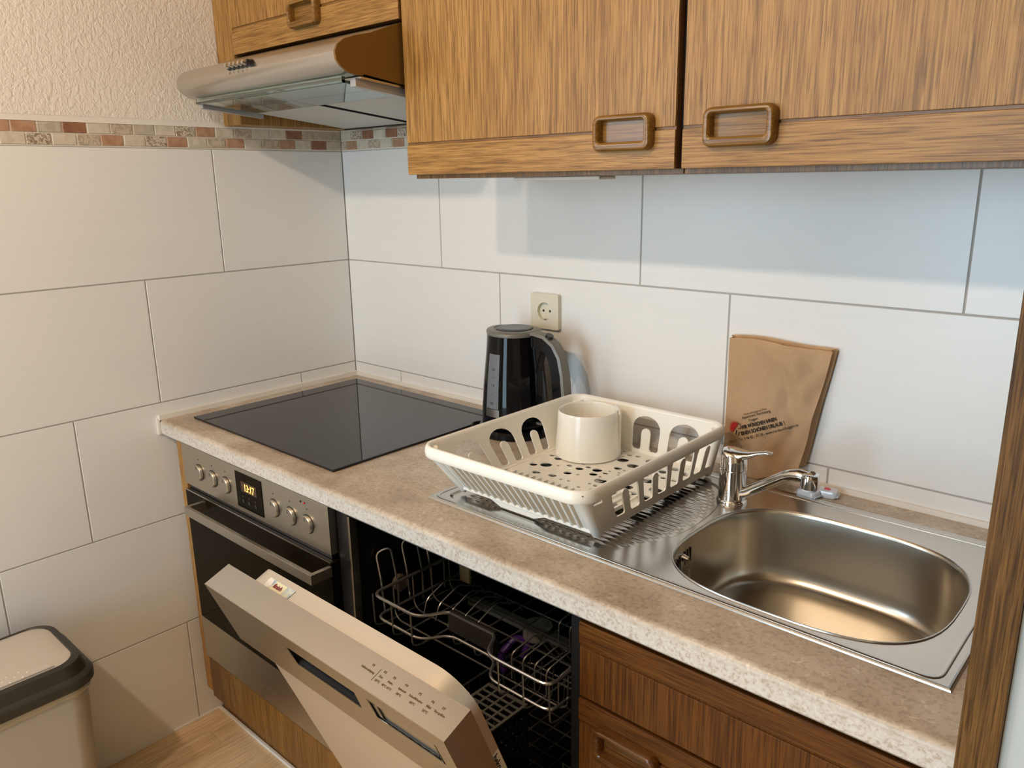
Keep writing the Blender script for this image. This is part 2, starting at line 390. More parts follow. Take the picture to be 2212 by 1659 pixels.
# left wall with a window opening at y -3.0..-1.9, z 0.95..2.15
for a in ((-1.9, 0.1, -0.1, RZ), (RY - .1, -3.0, -0.1, RZ), (-3.0, -1.9, -0.1, 1.05), (-3.0, -1.9, 2.15, RZ)):
    box(wl_bm, -0.1, -0.0015, a[0], a[1], a[2], a[3])
wl = struct(obj('wall_left', wl_bm, grout, smooth=False))
wb = struct(bpart('wall_back', grout, None, -0.0015, 1.80, 0.0015, 0.1, -0.1, RZ, smooth=False))
wr = bmesh.new()
for a in ((-0.1, 0.52, -0.1, RZ), (1.48, RX + .1, -0.1, RZ), (0.52, 1.48, -0.1, 0.08), (0.52, 1.48, 2.12, RZ)): box(wr, a[0], a[1], RY - .1, RY, a[2], a[3])
struct(obj('wall_rear', wr, wallpaint, smooth=False))
wf = bmesh.new()
for a in ((0.52, 1.48, 0.08, 0.14), (0.52, 1.48, 2.08, 2.12), (0.52, 0.58, 0.14, 2.08), (1.42, 1.48, 0.14, 2.08)): box(wf, a[0], a[1], RY - .08, RY - .03, a[2], a[3])
struct(obj('door_1', wf, whitec, smooth=False))
struct(bpart('wall_right', wallpaint, None, RX, RX + .1, RY, 0.1, -0.1, RZ, smooth=False))
# partition beyond the kitchen niche
struct(bpart('wall_partition', doorpaint, None, 1.802, RX, -0.603, 0.1, 0.0, RZ, smooth=False))
wf = bmesh.new()
for a in ((-3.0, -1.9, 1.05, 1.09), (-3.0, -1.9, 2.11, 2.15), (-3.0, -2.96, 1.09, 2.11), (-1.94, -1.9, 1.09, 2.11), (-2.47, -2.43, 1.09, 2.11)):
    box(wf, -0.09, -0.04, *a)
struct(obj('window_1', wf, whitec, smooth=False))
ZT = 1.4925           # top of the large tiles
def tiles(parent, plane, a0, a1, za, zb, starts):
    """plane 'x' (left wall, coordinate y) or 'y' (back wall, coordinate x)"""
    for row, (s, z0, z1) in enumerate(starts):
        z0 = max(z0, za); z1 = min(z1, zb)
        if z1 - z0 < 0.01: continue
        p = s
        while p < a1:
            q0, q1 = max(p, a0), min(p + 0.6, a1)
            if q1 - q0 > 0.012:
                bm = bmesh.new(); g = 0.0016
                if plane == 'x': box(bm, -0.006, 0.0, q0 + g, q1 - g, z0 + g, z1 - g, 0.0007, 1)
                else: box(bm, q0 + g, q1 - g, 0.0, 0.006, z0 + g, z1 - g, 0.0007, 1)
                obj('tile', bm, tile_m, parent, smooth=False)
            p += 0.6
Z = [ZT - 0.3 * i for i in range(6)]
tiles(wl, 'x', -1.88, 0.0, 0.0, ZT, [(-2.785, Z[1], Z[0]), (-2.387, Z[2], Z[1]), (-2.588, Z[3], Z[2]), (-2.785, Z[4], Z[3]), (-2.394, -0.01, Z[4])])
tiles(wb, 'y', 0.0, 1.764, ZW - 0.05, ZT, [(-0.2074, Z[1], Z[0]), (-0.005, Z[2], Z[1]), (-0.3935, Z[3], Z[2])])
# mosaic border
struct_l = bpart('mosaic_grout', grout_l, wl, -0.003, -0.0008, -1.88, 0.0, ZT, 1.545, smooth=False)
struct_b = bpart('mosaic_grout', grout_l, wb, 0.0, 0.68, 0.0008, 0.003, ZT, 1.592, smooth=False)
def mosaic(parent, plane, z0, z1, p0, step, cols, end):
    p = p0
    for c in cols:
        lo, hi = (p - step, p) if step > 0 and plane == 'x' else (p, p + abs(step))
        if plane == 'x': lo, hi = p - step + 0.0017, min(p, end) - 0.0012
        else: lo, hi = max(p, 0.0005) + 0.0012, min(p + step, end) - 0.0017
        if hi - lo > 0.004:
            bm = bmesh.new()
            if plane == 'x': box(bm, -0.003, 0.0012, lo, hi, z0, z1, 0.0008, 1)
            else: box(bm, lo, hi, -0.0012, 0.003, z0, z1, 0.0008, 1)
            obj('mosaic_tile', bm, MOS[c], parent, smooth=False)
        p = p - step if plane == 'x' else p + step
# left wall, from the corner outwards (towards the viewer's left)
mosaic(wl, 'x', 1.5205, 1.5425, 0.0234, 0.0495, list('ggtbsstsodsgtsbgoosdbgstgsdbsgosbgdt'), -0.0005)
mosaic(wl, 'x', 1.4955, 1.5180, 0.0, 0.0495, list('sbsotsotsodsotsdssbgsogtdsbgosdtgs'), -0.0005)
mosaic(wb, 'y', 1.4955, 1.5180, -0.027, 0.0495, list('tostsosbgsotsd'), 0.675)
mosaic(wb, 'y', 1.5205, 1.5425, -0.003, 0.0495, list('sdbsbdsgodsbts'), 0.675)
mosaic(wb, 'y', 1.5455, 1.5675, -0.033, 0.0495, list('ssstbsdgsbtsosgd'), 0.675)
mosaic(wb, 'y', 1.5700, 1.5900, -0.02, 0.0495, list('sgsbtsdsgobsts'), 0.675)
pl = bpart('plaster', plaster, wl, -0.003, 0.003, -1.88, -0.001, 1.555, RZ, smooth=False)
bpart('caulk_strip', whitec, wl, -0.003, 0.0022, -1.88, -0.002, 1.5425, 1.556, smooth=False)
bpart('plaster', plaster, wb, 0.0, 1.80, -0.002, 0.003, 1.592, RZ, smooth=False)
bpart('plaster', wallpaint, wl, -0.0015, 0.002, RY, -3.0, 0, RZ, smooth=False)
bpart('plaster', wallpaint, wl, -0.0015, 0.002, -3.0, -1.88, 0, 1.05, smooth=False)
bpart('plaster', wallpaint, wl, -0.0015, 0.002, -3.0, -1.88, 2.15, RZ, smooth=False)
# sealing strips
t1 = bmesh.new()
prism(t1, [(-0.62 + 0.02, ZW), (-0.001, ZW), (-0.001, ZW + 0.012), (-0.62 + 0.02, ZW + 0.012)], 'x', 0.0002, 0.010)
box(t1, 0.0002, 0.0052, -0.604, -0.598, 0.815, ZW + 0.004)
box(t1, 0.0002, 1.764, -0.006, -0.0002, ZW, ZW + 0.010)
struct(obj('trim_1', t1, whitec, smooth=False))
t2 = bmesh.new()
box(t2, 0.003, 1.76, -0.541, -0.532, 0.0002, 0.008, 0.002)
box(t2, 0.0005, 0.006, -1.7, -0.532, 0.0002, 0.006)
struct(obj('trim_2', t2, whitec, smooth=False))

# ------------------------------------------------------------------ worktop
def worktop():
    bm = bmesh.new(); z1, z0 = ZW, ZW - 0.040; yf = -0.598
    # rounded front profile strip
    prof = [(yf + 0.10, z0), (yf + 0.006, z0)]
    for i in range(7):
        a = R(180 + 0 - i * 90 / 6); prof.append((yf + 0.010 + 0.010 * math.cos(a), z1 - 0.010 + 0.010 * math.sin(a)))
    prof.insert(2, (yf, z0 + 0.006)); prof.append((yf + 0.10, z1))
    prism(bm, prof, 'x', 0.006, 1.765)
    box(bm, 0.006, 1.31, yf + 0.10, -0.004, z0, z1); box(bm, 1.708, 1.765, yf + 0.10, -0.004, z0, z1)
    box(bm, 1.31, 1.708, -0.138, -0.004, z0, z1)
    return tag(obj('worktop', bm, worktop_m), 'beige stone-look laminate worktop with a rounded front edge', 'worktop')
worktop()

# ------------------------------------------------------------------ wall cabinets
def handle(parent, cx, cz, y, m, w_=0.104, h_=0.053, d=0.016):
    bm = bmesh.new()
    rings = []
    for (dw, yy, up_) in ((0.0, y, 0), (0.0, y - d * 0.5, 0), (-0.0015, y - d * 0.78, 0), (-0.005, y - d * 0.95, 0), (-0.009, y - d, 0.0005), (-0.0165, y - d, 0.0018), (-0.0205, y - d * 0.88, 0.0024), (-0.0225, y - d * 0.6, 0.0024), (-0.0235, y - 0.0008, 0.0024)):
        rr = max(0.012 + dw * 0.33, 0.004)
        rings.append([(a, yy, b + up_) for a, b in rrect(cx, cz, w_ + dw, h_ + dw, rr)])
    loft(bm, rings, True, True, True)
    return obj('handle', bm, m, parent, recalc=True)
def cab_door(parent, x0, x1, z0, z1, hx, hz, mv, mh, mhand, y0=-0.35, rail=0.0545, t=0.018, toprail=False):
    d = bpart('door', md_h, parent, x0, x1, y0 + 0.0025, y0 + t, z0, z1, 0.001)
    bpart('panel', mv, d, x0 + 0.0005, x1 - 0.0005, y0, y0 + 0.006, z0 + rail + 0.004, z1, 0.0015)
    bpart('rail', mh, d, x0, x1, y0 - 0.0008, y0 + 0.006, z0, z0 + rail, 0.002)
    handle(d, hx, hz, y0 - 0.0008, mhand)
    return d
GC = 'oak wall cabinets above the worktop'
c1 = thing('wall_cabinet', 'short oak wall cabinet above the extractor hood', 'cabinet', (0.38, -0.18, 1.70), GC)
bpart('filler_panel', oak_v, c1, 0.004, 0.0835, -0.348, -0.006, 1.546, 2.12, 0.001)
bpart('carcass', oak_v, c1, 0.084, 0.681, -0.331, -0.006, 1.705, 2.12)
cab_door(c1, 0.086, 0.680, 1.700, 2.115, 0.388, 1.749, oak_v, oak_h, hand)
c2 = thing('wall_cabinet', 'oak wall cabinet between the extractor hood and the right cabinet', 'cabinet', (0.98, -0.18, 1.42), GC)
bpart('carcass', md_v, c2, 0.689, 1.277, -0.331, -0.006, 1.413, 2.12, 0.001)
cab_door(c2, 0.687, 1.273, 1.4205, 2.115, 1.187, 1.474, oak_v, oak_h, hand)
bpart('gap_shade', blackpl, c2, 1.2735, 1.2835, -0.334, -0.3315, 1.4205, 2.11)
c3 = thing('wall_cabinet', 'rightmost oak wall cabinet above the sink', 'cabinet', (1.52, -0.18, 1.42), GC)
bpart('carcass', md_v, c3, 1.279, 1.764, -0.331, -0.006, 1.413, 2.12, 0.001)
cab_door(c3, 1.284, 1.762, 1.4205, 2.115, 1.3745, 1.474, oak_v, oak_h, hand)
us = bmesh.new(); box(us, 0.86, 1.06, -0.24, -0.19, 1.4065, 1.4127, 0.002)
tag(obj('light_strip', us, whitec), 'short white light strip under the middle oak wall cabinet', 'light strip')

# tall end panel at the right
ep = bmesh.new(); box(ep, 1.767, 1.8015, -0.612, -0.004, 0.002, 2.45, 0.0015)
tag(obj('end_panel', ep, oak('end_oak', 'z', (0.17, 0.085, 0.022), (0.12, 0.058, 0.013), (0.06, 0.028, 0.006), rough=0.5, pore=0.9, spec=0.25)), 'tall dark oak end panel standing at the right end of the worktop', 'panel')

# ------------------------------------------------------------------ extractor hood
def hood():
    h = thing('extractor_hood', 'stainless steel extractor hood with slide-out glass visor under the short cabinet', 'extractor hood', (0.383, -0.2, 1.58))
    prof = [(-0.346, 1.694), (-0.38, 1.682), (-0.42, 1.668), (-0.455, 1.660), (-0.478, 1.652), (-0.492, 1.642), (-0.4985, 1.630), (-0.4965, 1.616), (-0.488, 1.606), (-0.472, 1.597), (-0.455, 1.594), (-0.440, 1.594), (-0.440, 1.600), (-0.346, 1.600)]
    bm = bmesh.new(); prism(bm, prof, 'x', 0.087, 0.676); obj('visor_cover', bm, inox, h)
    bm = bmesh.new(); prism(bm, prof[:-2] + [(-0.44, 1.597), (-0.346, 1.585)], 'x', 0.676, 0.681); obj('end_cap', bm, brown_end, h, 'brown end cap')
    bm = bmesh.new(); prism(bm, [(-0.346, 1.585), (-0.346, 1.694), (-0.008, 1.694), (-0.008, 1.558)], 'x', 0.087, 0.681); obj('housing', bm, brown_end, h)
    lamella = plain('filter_light', (0.66, 0.66, 0.63), 0.4, 0.3)
    zb = lambda y: 1.594 + (y + 0.46) * (-0.105)
    # underside tray frame
    bm = bmesh.new()
    def slab(x0, x1, y0, y1, t=0.004, o=0.0):
        g = bmesh.new()
        loft(g, [[(x0, y0, zb(y0) - o), (x1, y0, zb(y0) - o), (x1, y1, zb(y1) - o), (x0, y1, zb(y1) - o)], [(x0, y0, zb(y0) - o - t), (x1, y0, zb(y0) - o - t), (x1, y1, zb(y1) - o - t), (x0, y1, zb(y1) - o - t)]], True, True, True)
        merge(bm, g)
    slab(0.088, 0.680, -0.445, -0.012); obj('underside', bm, inox, h)
    for x0, x1 in ((0.105, 0.368), (0.384, 0.655)):
        bm = bmesh.new(); slab(x0, x1, -0.385, -0.060, 0.002, 0.0038); gf = obj('grease_filter', bm, plain('filter_dark', (0.05, 0.05, 0.05), 0.5), h)
        bm = bmesh.new(); nn = int((x1 - x0) / 0.0052)
        for q in range(nn): slab(x0 + 0.0052 * q, x0 + 0.0052 * q + 0.0034, -0.385, -0.060, 0.0012, 0.0058)
        obj('filter_mesh', bm, lamella, gf, kind='stuff', smooth=False)
    bm = bmesh.new(); slab(0.100, 0.660, -0.060, -0.054, 0.006, 0.004); slab(0.3740, 0.3775, -0.385, -0.060, 0.006, 0.004)
    obj('filter_frame', bm, blackpl, h)
    # slide-out glass visor, its rails and lamp cover
    bm = bmesh.new(); slab(0.11, 0.655, -0.468, -0.335, 0.005, 0.007); slab(0.11, 0.655, -0.469, -0.462, 0.011, 0.001); obj('glass_visor', bm, glass, h, 'clear greenish glass visor')
    for x0, x1 in ((0.092, 0.108), (0.657, 0.673)):
        bm = bmesh.new(); slab(x0, x1, -0.452, -0.30, 0.014, 0.003); obj('visor_rail', bm, plain('rail_grey', (0.35, 0.34, 0.33), 0.35) if 'rail_grey' not in bpy.data.materials else bpy.data.materials['rail_grey'], h)
    bm = bmesh.new(); slab(0.16, 0.36, -0.42, -0.390, 0.004, 0.004); obj('lamp_cover', bm, plain('lamp_cover', (0.72, 0.74, 0.72), 0.25), h)
    for i in range(6):
        x = 0.318 + i * 0.0165
        bm = bmesh.new(); cyl(bm, (x, -0.494, 1.6385), (x - 0.001, -0.505, 1.6425), 0.005, 0.0042, 12); obj('button', bm, chrome if i < 5 else blackpl, h)
        bm = bmesh.new(); cyl(bm, (x, -0.4932, 1.6385), (x, -0.4975, 1.640), 0.0072, 0.0068, 14); obj('button_ring', bm, blackpl, h)
    for i, s in enumerate('0123*-'):
        text(s, 0.006, (0.320 + i * 0.0165, -0.4991, 1.6245), (1, 0, 0), (0, 0.05, 1), inkb, h)
    return h
hood()

# ------------------------------------------------------------------ wall socket
def socket():
    s = thing('wall_socket', 'ivory square wall socket on the tiles above the kettle', 'socket', (0.744, 0, 1.116))
    cx, cz = 0.744, 1.116
    bm = bmesh.new(); holed(bm, [rrect(cx, cz, 0.081, 0.081, 0.004), circle(cx, cz, 0.0205, 32)], 0.011, lambda u, v, w_: (u, -0.0115 + w_, v)); obj('plate', bm, socket_m, s)
    bm = bmesh.new(); holed(bm, [circle(cx, cz, 0.0205, 32)], 0.0015, lambda u, v, w_: (u, -0.0025 + w_, v)); obj('insert', bm, socket_m, s)
    for dx in (-0.0095, 0.0095):
        bm = bmesh.new(); cyl(bm, (cx + dx, -0.0029, cz), (cx + dx, -0.0015, cz), 0.0028, n=14); obj('contact_hole', bm, blackpl, s)
    for dz in (-0.0185, 0.0185):
        bpart('earth_clip', chrome, s, cx - 0.003, cx + 0.003, -0.009, -0.0015, cz + dz - 0.0012, cz + dz + 0.0012)
socket()

# ------------------------------------------------------------------ plinth, oven housing, drawers
pb = bmesh.new(); box(pb, 0.012, 1.76, -0.531, -0.515, 0.001, 0.115)
tag(obj('plinth', pb, md_v), 'brown oak plinth board along the floor under the base units', 'plinth')
YF = -0.585
oc = thing('oven_cabinet', 'oak base cabinet around the built-in oven beside the tiled wall', 'cabinet', (0.37, -0.3, 0.1))
bpart('side_panel', oak('oven_side_oak', 'z', (0.46, 0.24, 0.055), (0.38, 0.19, 0.04), (0.24, 0.11, 0.02)), oc, 0.049, 0.081, YF + 0.002, -0.01, 0.117, 0.811)
dr = bpart('drawer_front', md_v, oc, 0.083, 0.683, YF, YF + 0.018, 0.105, 0.221, 0.0015)
bpart('bottom', md_v, oc, 0.082, 0.684, YF + 0.03, -0.012, 0.117, 0.130)

def oven():
    o = thing('oven', 'built-in stainless steel oven with black glass door left of the dishwasher', 'oven', (0.384, -0.3, 0.23))
    x0, x1 = 0.084, 0.684
    bpart('body', blackpl, o, 0.09, 0.678, YF + 0.02, -0.03, 0.235, 0.80)
    cp = bpart('control_panel', inox_warm, o, x0, x1, YF - 0.004, YF + 0.018, 0.706, 0.809, 0.0015)
    for i, x in enumerate((0.166, 0.230, 0.290, 0.489, 0.5515, 0.612)):
        bm = bmesh.new(); z = 0.752; lathe_y(bm, (x, z), [(0.0190, YF - 0.0041), (0.0190, YF - 0.0105), (0.0180, YF - 0.0118), (0.0, YF - 0.0118)])
        kb = obj('knob', bm, inox_warm, cp)
        bm = bmesh.new(); holed(bm, [circle(x, z, 0.0205, 32), circle(x, z, 0.0190, 32)], 0.0006, lambda u, v, w_: (u, YF - 0.0046 + w_, v)); obj('knob_gap', bm, blackpl, cp)
        bm = bmesh.new(); box(bm, x - 0.0006, x + 0.0006, YF - 0.0122, YF - 0.0117, z + 0.008, z + 0.016); obj('pointer', bm, ink, kb)
        text('o', 0.009, (x, YF - 0.0043, z + 0.030), (1, 0, 0), (0, 0, 1), inkb, cp, 'lettering', 'CENTER')
    dp = bpart('display', ovenglass, cp, 0.338, 0.445, YF - 0.0055, YF, 0.717, 0.799, 0.0005)
    bpart('display_window', plain('display_brown', (0.06, 0.025, 0.012), 0.2), dp, 0.361, 0.424, YF - 0.0059, YF - 0.005, 0.757, 0.781)
    text('13:17', 0.0235, (0.373, YF - 0.0061, 0.7605), (1, 0, 0), (0, 0, 1), amber, dp, 'digits', sx=0.82)
    for x in (0.367, 0.391, 0.418):
        bm = bmesh.new(); cyl(bm, (x, YF - 0.0068, 0.735), (x, YF - 0.005, 0.735), 0.0048, n=16); obj('button', bm, blackpl, dp)
        text('^', 0.008, (x, YF - 0.0060, 0.742), (1, 0, 0), (0, 0, 1), inkb, dp, 'lettering', 'CENTER')
    for x, c in ((0.5925, ink), (0.6055, red_ink)):
        bm = bmesh.new(); cyl(bm, (x, YF - 0.0052, 0.795), (x, YF - 0.003, 0.795), 0.0022, n=12); obj('indicator', bm, c, cp)
    d = bpart('door', ovenglass, o, x0, x1, YF - 0.006, YF + 0.018, 0.345, 0.690, 0.0015)
    bpart('door_gap', blackpl, o, x0 + 0.01, x1 - 0.01, YF + 0.004, YF + 0.018, 0.690, 0.706)
    bpart('door_edge', inox, d, x0 + 0.002, x1 - 0.002, YF - 0.0062, YF + 0.002, 0.6895, 0.6925)
    ls = bpart('lower_strip', inox_warm, o, x0, x1, YF - 0.006, YF + 0.018, 0.231, 0.3445, 0.001)
    text('privileg', 0.015, (0.366, YF - 0.0064, 0.268), (1, 0, 0), (0, 0, 1), inkb, ls, 'lettering')
    yh = -0.640
    hb = bpart('handle', inox_warm, d, 0.176, 0.688, yh, yh + 0.009, 0.664, 0.685, 0.001)
    for x in (0.176, 0.678):
        bpart('handle_mount', inox_warm, hb, x, x + 0.010, yh + 0.008, YF - 0.006, 0.664, 0.685, 0.0008)
def lathe_y(bm, c, prof, n=28):
    rings = [[(c[0] + r * math.cos(2 * math.pi * i / n), y, c[1] + r * math.sin(2 * math.pi * i / n)) for i in range(n)] for r, y in prof if r > 0]
    loft(bm, rings, True, True, True)
oven()

def drawer_cabinet():
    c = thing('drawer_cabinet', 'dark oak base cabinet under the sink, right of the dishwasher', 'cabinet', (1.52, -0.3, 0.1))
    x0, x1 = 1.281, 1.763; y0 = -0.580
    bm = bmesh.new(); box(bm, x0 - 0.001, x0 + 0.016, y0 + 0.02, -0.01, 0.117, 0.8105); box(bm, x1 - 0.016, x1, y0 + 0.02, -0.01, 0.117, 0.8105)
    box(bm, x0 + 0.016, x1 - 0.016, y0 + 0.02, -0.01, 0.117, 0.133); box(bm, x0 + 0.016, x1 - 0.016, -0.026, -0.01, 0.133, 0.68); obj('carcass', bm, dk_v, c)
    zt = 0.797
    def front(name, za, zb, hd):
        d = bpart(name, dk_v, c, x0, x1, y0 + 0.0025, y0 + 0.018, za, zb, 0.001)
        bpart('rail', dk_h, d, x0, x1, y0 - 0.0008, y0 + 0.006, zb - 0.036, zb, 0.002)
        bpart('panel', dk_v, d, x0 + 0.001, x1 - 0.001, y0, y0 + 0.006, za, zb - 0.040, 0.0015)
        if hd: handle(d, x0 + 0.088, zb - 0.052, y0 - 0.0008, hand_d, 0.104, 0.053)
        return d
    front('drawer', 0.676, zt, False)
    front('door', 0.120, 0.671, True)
drawer_cabinet()

# ------------------------------------------------------------------ dishwasher
def dishwasher():
    D = thing('dishwasher', 'stainless steel dishwasher with its door half open, beside the oven', 'dishwasher', (0.98, -0.3, 0.1))
    X0, X1 = 0.688, 1.2785
    bm = bmesh.new()
    box(bm, X0, 0.722, -0.572, -0.02, 0.118, 0.808); box(bm, 1.262, X1, -0.572, -0.02, 0.118, 0.808)
    box(bm, 0.722, 1.262, -0.572, -0.02, 0.796, 0.808); box(bm, 0.722, 1.262, -0.572, -0.02, 0.118, 0.135); box(bm, 0.722, 1.262, -0.04, -0.02, 0.135, 0.796)
    obj('casing', bm, blackpl, D)
    bm = bmesh.new()
    box(bm, 0.7222, 0.726, -0.568, -0.045, 0.14, 0.79); box(bm, 1.258, 1.2618, -0.568, -0.045, 0.14, 0.79)
    box(bm, 0.726, 1.258, -0.052, -0.045, 0.14, 0.79); box(bm, 0.726, 1.258, -0.56, -0.045, 0.137, 0.143)
    for k_ in range(9): box(bm, 0.726, 0.7275, -0.50 + k_ * 0.05, -0.495 + k_ * 0.05, 0.2, 0.75)
    obj('tub', bm, darkcav, D)
    bm = bmesh.new(); box(bm, 0.722, 0.730, -0.574, -0.556, 0.14, 0.795, 0.002); obj('door_seal_edge', bm, steel('tub_edge_steel', (0.35, 0.31, 0.25), 0.3, 'z'), D)
    # ---- tilted door: a = distance down from its top edge, b = depth behind its front face
    th = R(22.0); P0 = (-0.843, 0.752); s_, c_ = math.sin(th), math.cos(th)
    def T(x, a, b): return (x, P0[0] + a * s_ + b * c_, P0[1] - a * c_ + b * s_)
    def dbox(bm, x0, x1, a0, a1, b0, b1, bev=0.0):
        g = bmesh.new(); box(g, x0, x1, a0, a1, b0, b1, bev); merge(bm, g, lambda v: T(*v))
    front = (0, s_, -c_)
    rt, upin, down = (1, 0, 0), (0, c_, s_), (0, s_, -c_)
    bm = bmesh.new(); dbox(bm, 0.686, 1.2765, 0.143, 0.668, 0.026, 0.050, 0.0015); door = obj('door', bm, steel('door_steel', (0.84, 0.78, 0.70), 0.45), D, 'plain steel lower door face')
    # control fascia with handle recess and display slot as real openings
    rec = [(0.905, 0.046), (1.050, 0.046), (1.062, 0.070), (0.893, 0.070)]
    rec = [(p[0], p[1]) for p in rec]
    rec = [(0.909, 0.034), (1.080, 0.034), (1.076, 0.073), (0.913, 0.073)]
    win = [(1.111, 0.028), (1.249, 0.028), (1.252, 0.068), (1.113, 0.068)]
    bm = bmesh.new(); holed(bm, [[(0.684, 0.0), (1.2775, 0.0), (1.2775, 0.140), (0.684, 0.140)], rec, win], 0.0012, lambda u, v, w_: T(u, v, w_))
    fas = obj('control_fascia', bm, steel('fascia_steel', (0.48, 0.44, 0.37), 0.32), door, smooth=False)  # front steel darkened to paint in the dark floor it reflects
    bm = bmesh.new(); dbox(bm, 0.684, 1.2775, 0.0, 0.0014, 0.0012, 0.0505); dbox(bm, 0.684, 0.6855, 0.0014, 0.140, 0.0012, 0.0505); dbox(bm, 1.276, 1.2775, 0.0014, 0.140, 0.0012, 0.0505)
    obj('control_panel', bm, inox, door, smooth=False)
    bm = bmesh.new()
    dbox(bm, 0.895, 1.095, 0.025, 0.085, 0.030, 0.034); dbox(bm, 0.895, 1.095, 0.074, 0.077, 0.0014, 0.030); dbox(bm, 0.895, 1.095, 0.030, 0.033, 0.0014, 0.030); dbox(bm, 0.904, 0.908, 0.033, 0.074, 0.0014, 0.030); dbox(bm, 1.081, 1.085, 0.033, 0.074, 0.0014, 0.030); obj('handle_recess', bm, plain('matt_black', (0.008, 0.007, 0.006), 0.9), door)
    bm = bmesh.new(); dbox(bm, 1.102, 1.262, 0.022, 0.076, 0.0030, 0.008); obj('display_panel', bm, inox_warm, door)
    bm = bmesh.new(); dbox(bm, 1.131, 1.240, 0.060, 0.0622, 0.0010, 0.0036); dbox(bm, 1.129, 1.1312, 0.028, 0.0622, 0.0010, 0.0036); dbox(bm, 1.111, 1.129, 0.0268, 0.0288, -0.0003, 0.0036); dbox(bm, 1.2475, 1.2495, 0.028, 0.068, -0.0003, 0.0036); obj('display_shadow', bm, blackpl, door)  # dark lines painted in for the shadow inside the display window
    for i in range(6):
        bm = bmesh.new(); dbox(bm, 1.140 + i * 0.0165, 1.146 + i * 0.0165, 0.0635, 0.0655, 0.0016, 0.0032); obj('key', bm, blackpl, door)
    bm = bmesh.new(); dbox(bm, 0.6856, 1.2758, 0.1375, 0.1398, 0.0014, 0.026); dbox(bm, 0.69, 1.27, 0.1398, 0.1428, 0.020, 0.026); obj('shadow_gap', bm, blackpl, door)  # lip under the fascia, blackened to paint in its underside shade
    # programme print on the top edge
    a = -0.00025
    def lt(s, x, b, size, al='CENTER', m_=inkb): text(s, size, T(x, a, b), rt, upin, m_, door, 'lettering', al, bold=0.0001)
    lt('P1', 1.104, 0.0325, 0.0050); lt('Selbstreinigung', 1.1015, 0.0238, 0.0046)
    bm = bmesh.new(); dbox(bm, 1.1195, 1.1200, -0.0004, 0.0, 0.015, 0.035); obj('divider_line', bm, inkb, door)
    for x, p, n1, n2 in ((1.129, 'P2', 'Eco', '50\u00b0C'), (1.1485, 'P3', 'Auto', '40\u00b0C 65\u00b0C'), (1.173, 'P4', 'Intensiv', '70\u00b0C'), (1.200, 'P5', 'Schnell&Sauber', '60\u00b0C'), (1.2245, 'P6', 'Mini', '35\u00b0C'), (1.2445, 'P7', 'Vorsp\u00fclen', '')):
        lt(p, x, 0.0325, 0.0050)
        lt(n1, x, 0.0245, 0.0048 if len(n1) < 10 else 0.0042)
        if n2: lt(n2, x, 0.0170, 0.0048 if len(n2) < 5 else 0.0044)
    text('privileg', 0.011, T(0.716, 0.035, -0.0002), rt, (0, -s_, c_), inkb, door, 'lettering')
    # inner liner with rounded top corners
    def lin(u, v, w_): return T(u, v, 0.0505 + w_)
    cxs, a0, a1 = 0.9865, 0.012, 0.66; hw = 0.2515
    ol = []
    for sx_, cx_, aa in ((1, cxs + hw - 0.06, 270), (-1, cxs - hw + 0.03, 180)):
        rr = 0.06 if sx_ == 1 else 0.03
        for i in range(9):
            t = R(i * 90 / 8)
            if sx_ == 1: ol.append((cx_ + rr * math.sin(R(90) - t) , a0 + rr - rr * math.cos(R(90) - t)))
            else: ol.append((cx_ - rr * math.sin(t), a0 + rr - rr * math.cos(t)))
    ol += [(cxs - hw, a1), (cxs + hw, a1)]
    bm = bmesh.new(); holed(bm, [ol], 0.033, lin)
    liner = obj('inner_liner', bm, steel('liner_steel', (0.88, 0.84, 0.76), 0.42), door, 'steel inner liner', ang=50)
    # sticker on the liner's top edge
    stm = stone('sticker_blue_cream', (0.20, 0.36, 0.60), (0.85, 0.84, 0.62), 0.3, 25)
    bm = bmesh.new(); dbox(bm, 0.7795, 0.8525, 0.0112, 0.0118, 0.0535, 0.0725); st = obj('detergent_sticker', bm, stm, door, 'blue and cream sticker')
    bm = bmesh.new(); g = bmesh.new(); holed(g, [[(0.7815, 0.0545), (0.793, 0.0545), (0.7975, 0.060), (0.793, 0.0712), (0.7815, 0.0712)]], 0.0003, lambda u, v, w_: T(u, 0.0111 - w_, v)); merge(bm, g); obj('sticker_shape', bm, plain('sticker_white', (0.85, 0.85, 0.8), 0.3), door)
    bm = bmesh.new(); dbox(bm, 0.801, 0.832, 0.0106, 0.0112, 0.0545, 0.0715); obj('sticker_shape', bm, plain('sticker_cream', (0.85, 0.80, 0.55), 0.3), door)
    text('finish', 0.0115, T(0.8030, 0.0102, 0.0590), rt, upin, plain('maroon_ink', (0.22, 0.02, 0.04), 0.4), door, 'lettering', bold=0.0003)
    # maker's sticker on the liner's right side
    bm = bmesh.new(); holed(bm, [[(0.155, 0.0520), (0.20, 0.0520), (0.20, 0.0825), (0.155, 0.0825)]], 0.0004, lambda u, v, w_: T(cxs + hw + 0.0002 + w_, u, v)); obj('label_sticker', bm, plain('sticker_ivory', (0.80, 0.74, 0.62), 0.4), door)
    text('beko', 0.0145, T(cxs + hw + 0.0009, 0.159, 0.0680), down, upin, ink, door, 'lettering', bold=0.0003)
    bm = bmesh.new(); holed(bm, [[(0.161, 0.0550), (0.196, 0.0550), (0.196, 0.0580), (0.161, 0.0580)]], 0.0003, lambda u, v, w_: T(cxs + hw + 0.0007 + w_, u, v)); obj('lettering', bm, ink, door)
    # ---- upper rack
    zt, zl, zf = 0.640, 0.592, 0.566; yf = -0.556; yb = -0.12; xa, xb = 0.765, 1.205
    bm = bmesh.new(); r = 0.0024
    cl = [(0.915, yf), (0.930, -0.500)]; cr = [(1.045, -0.500), (1.060, yf)]
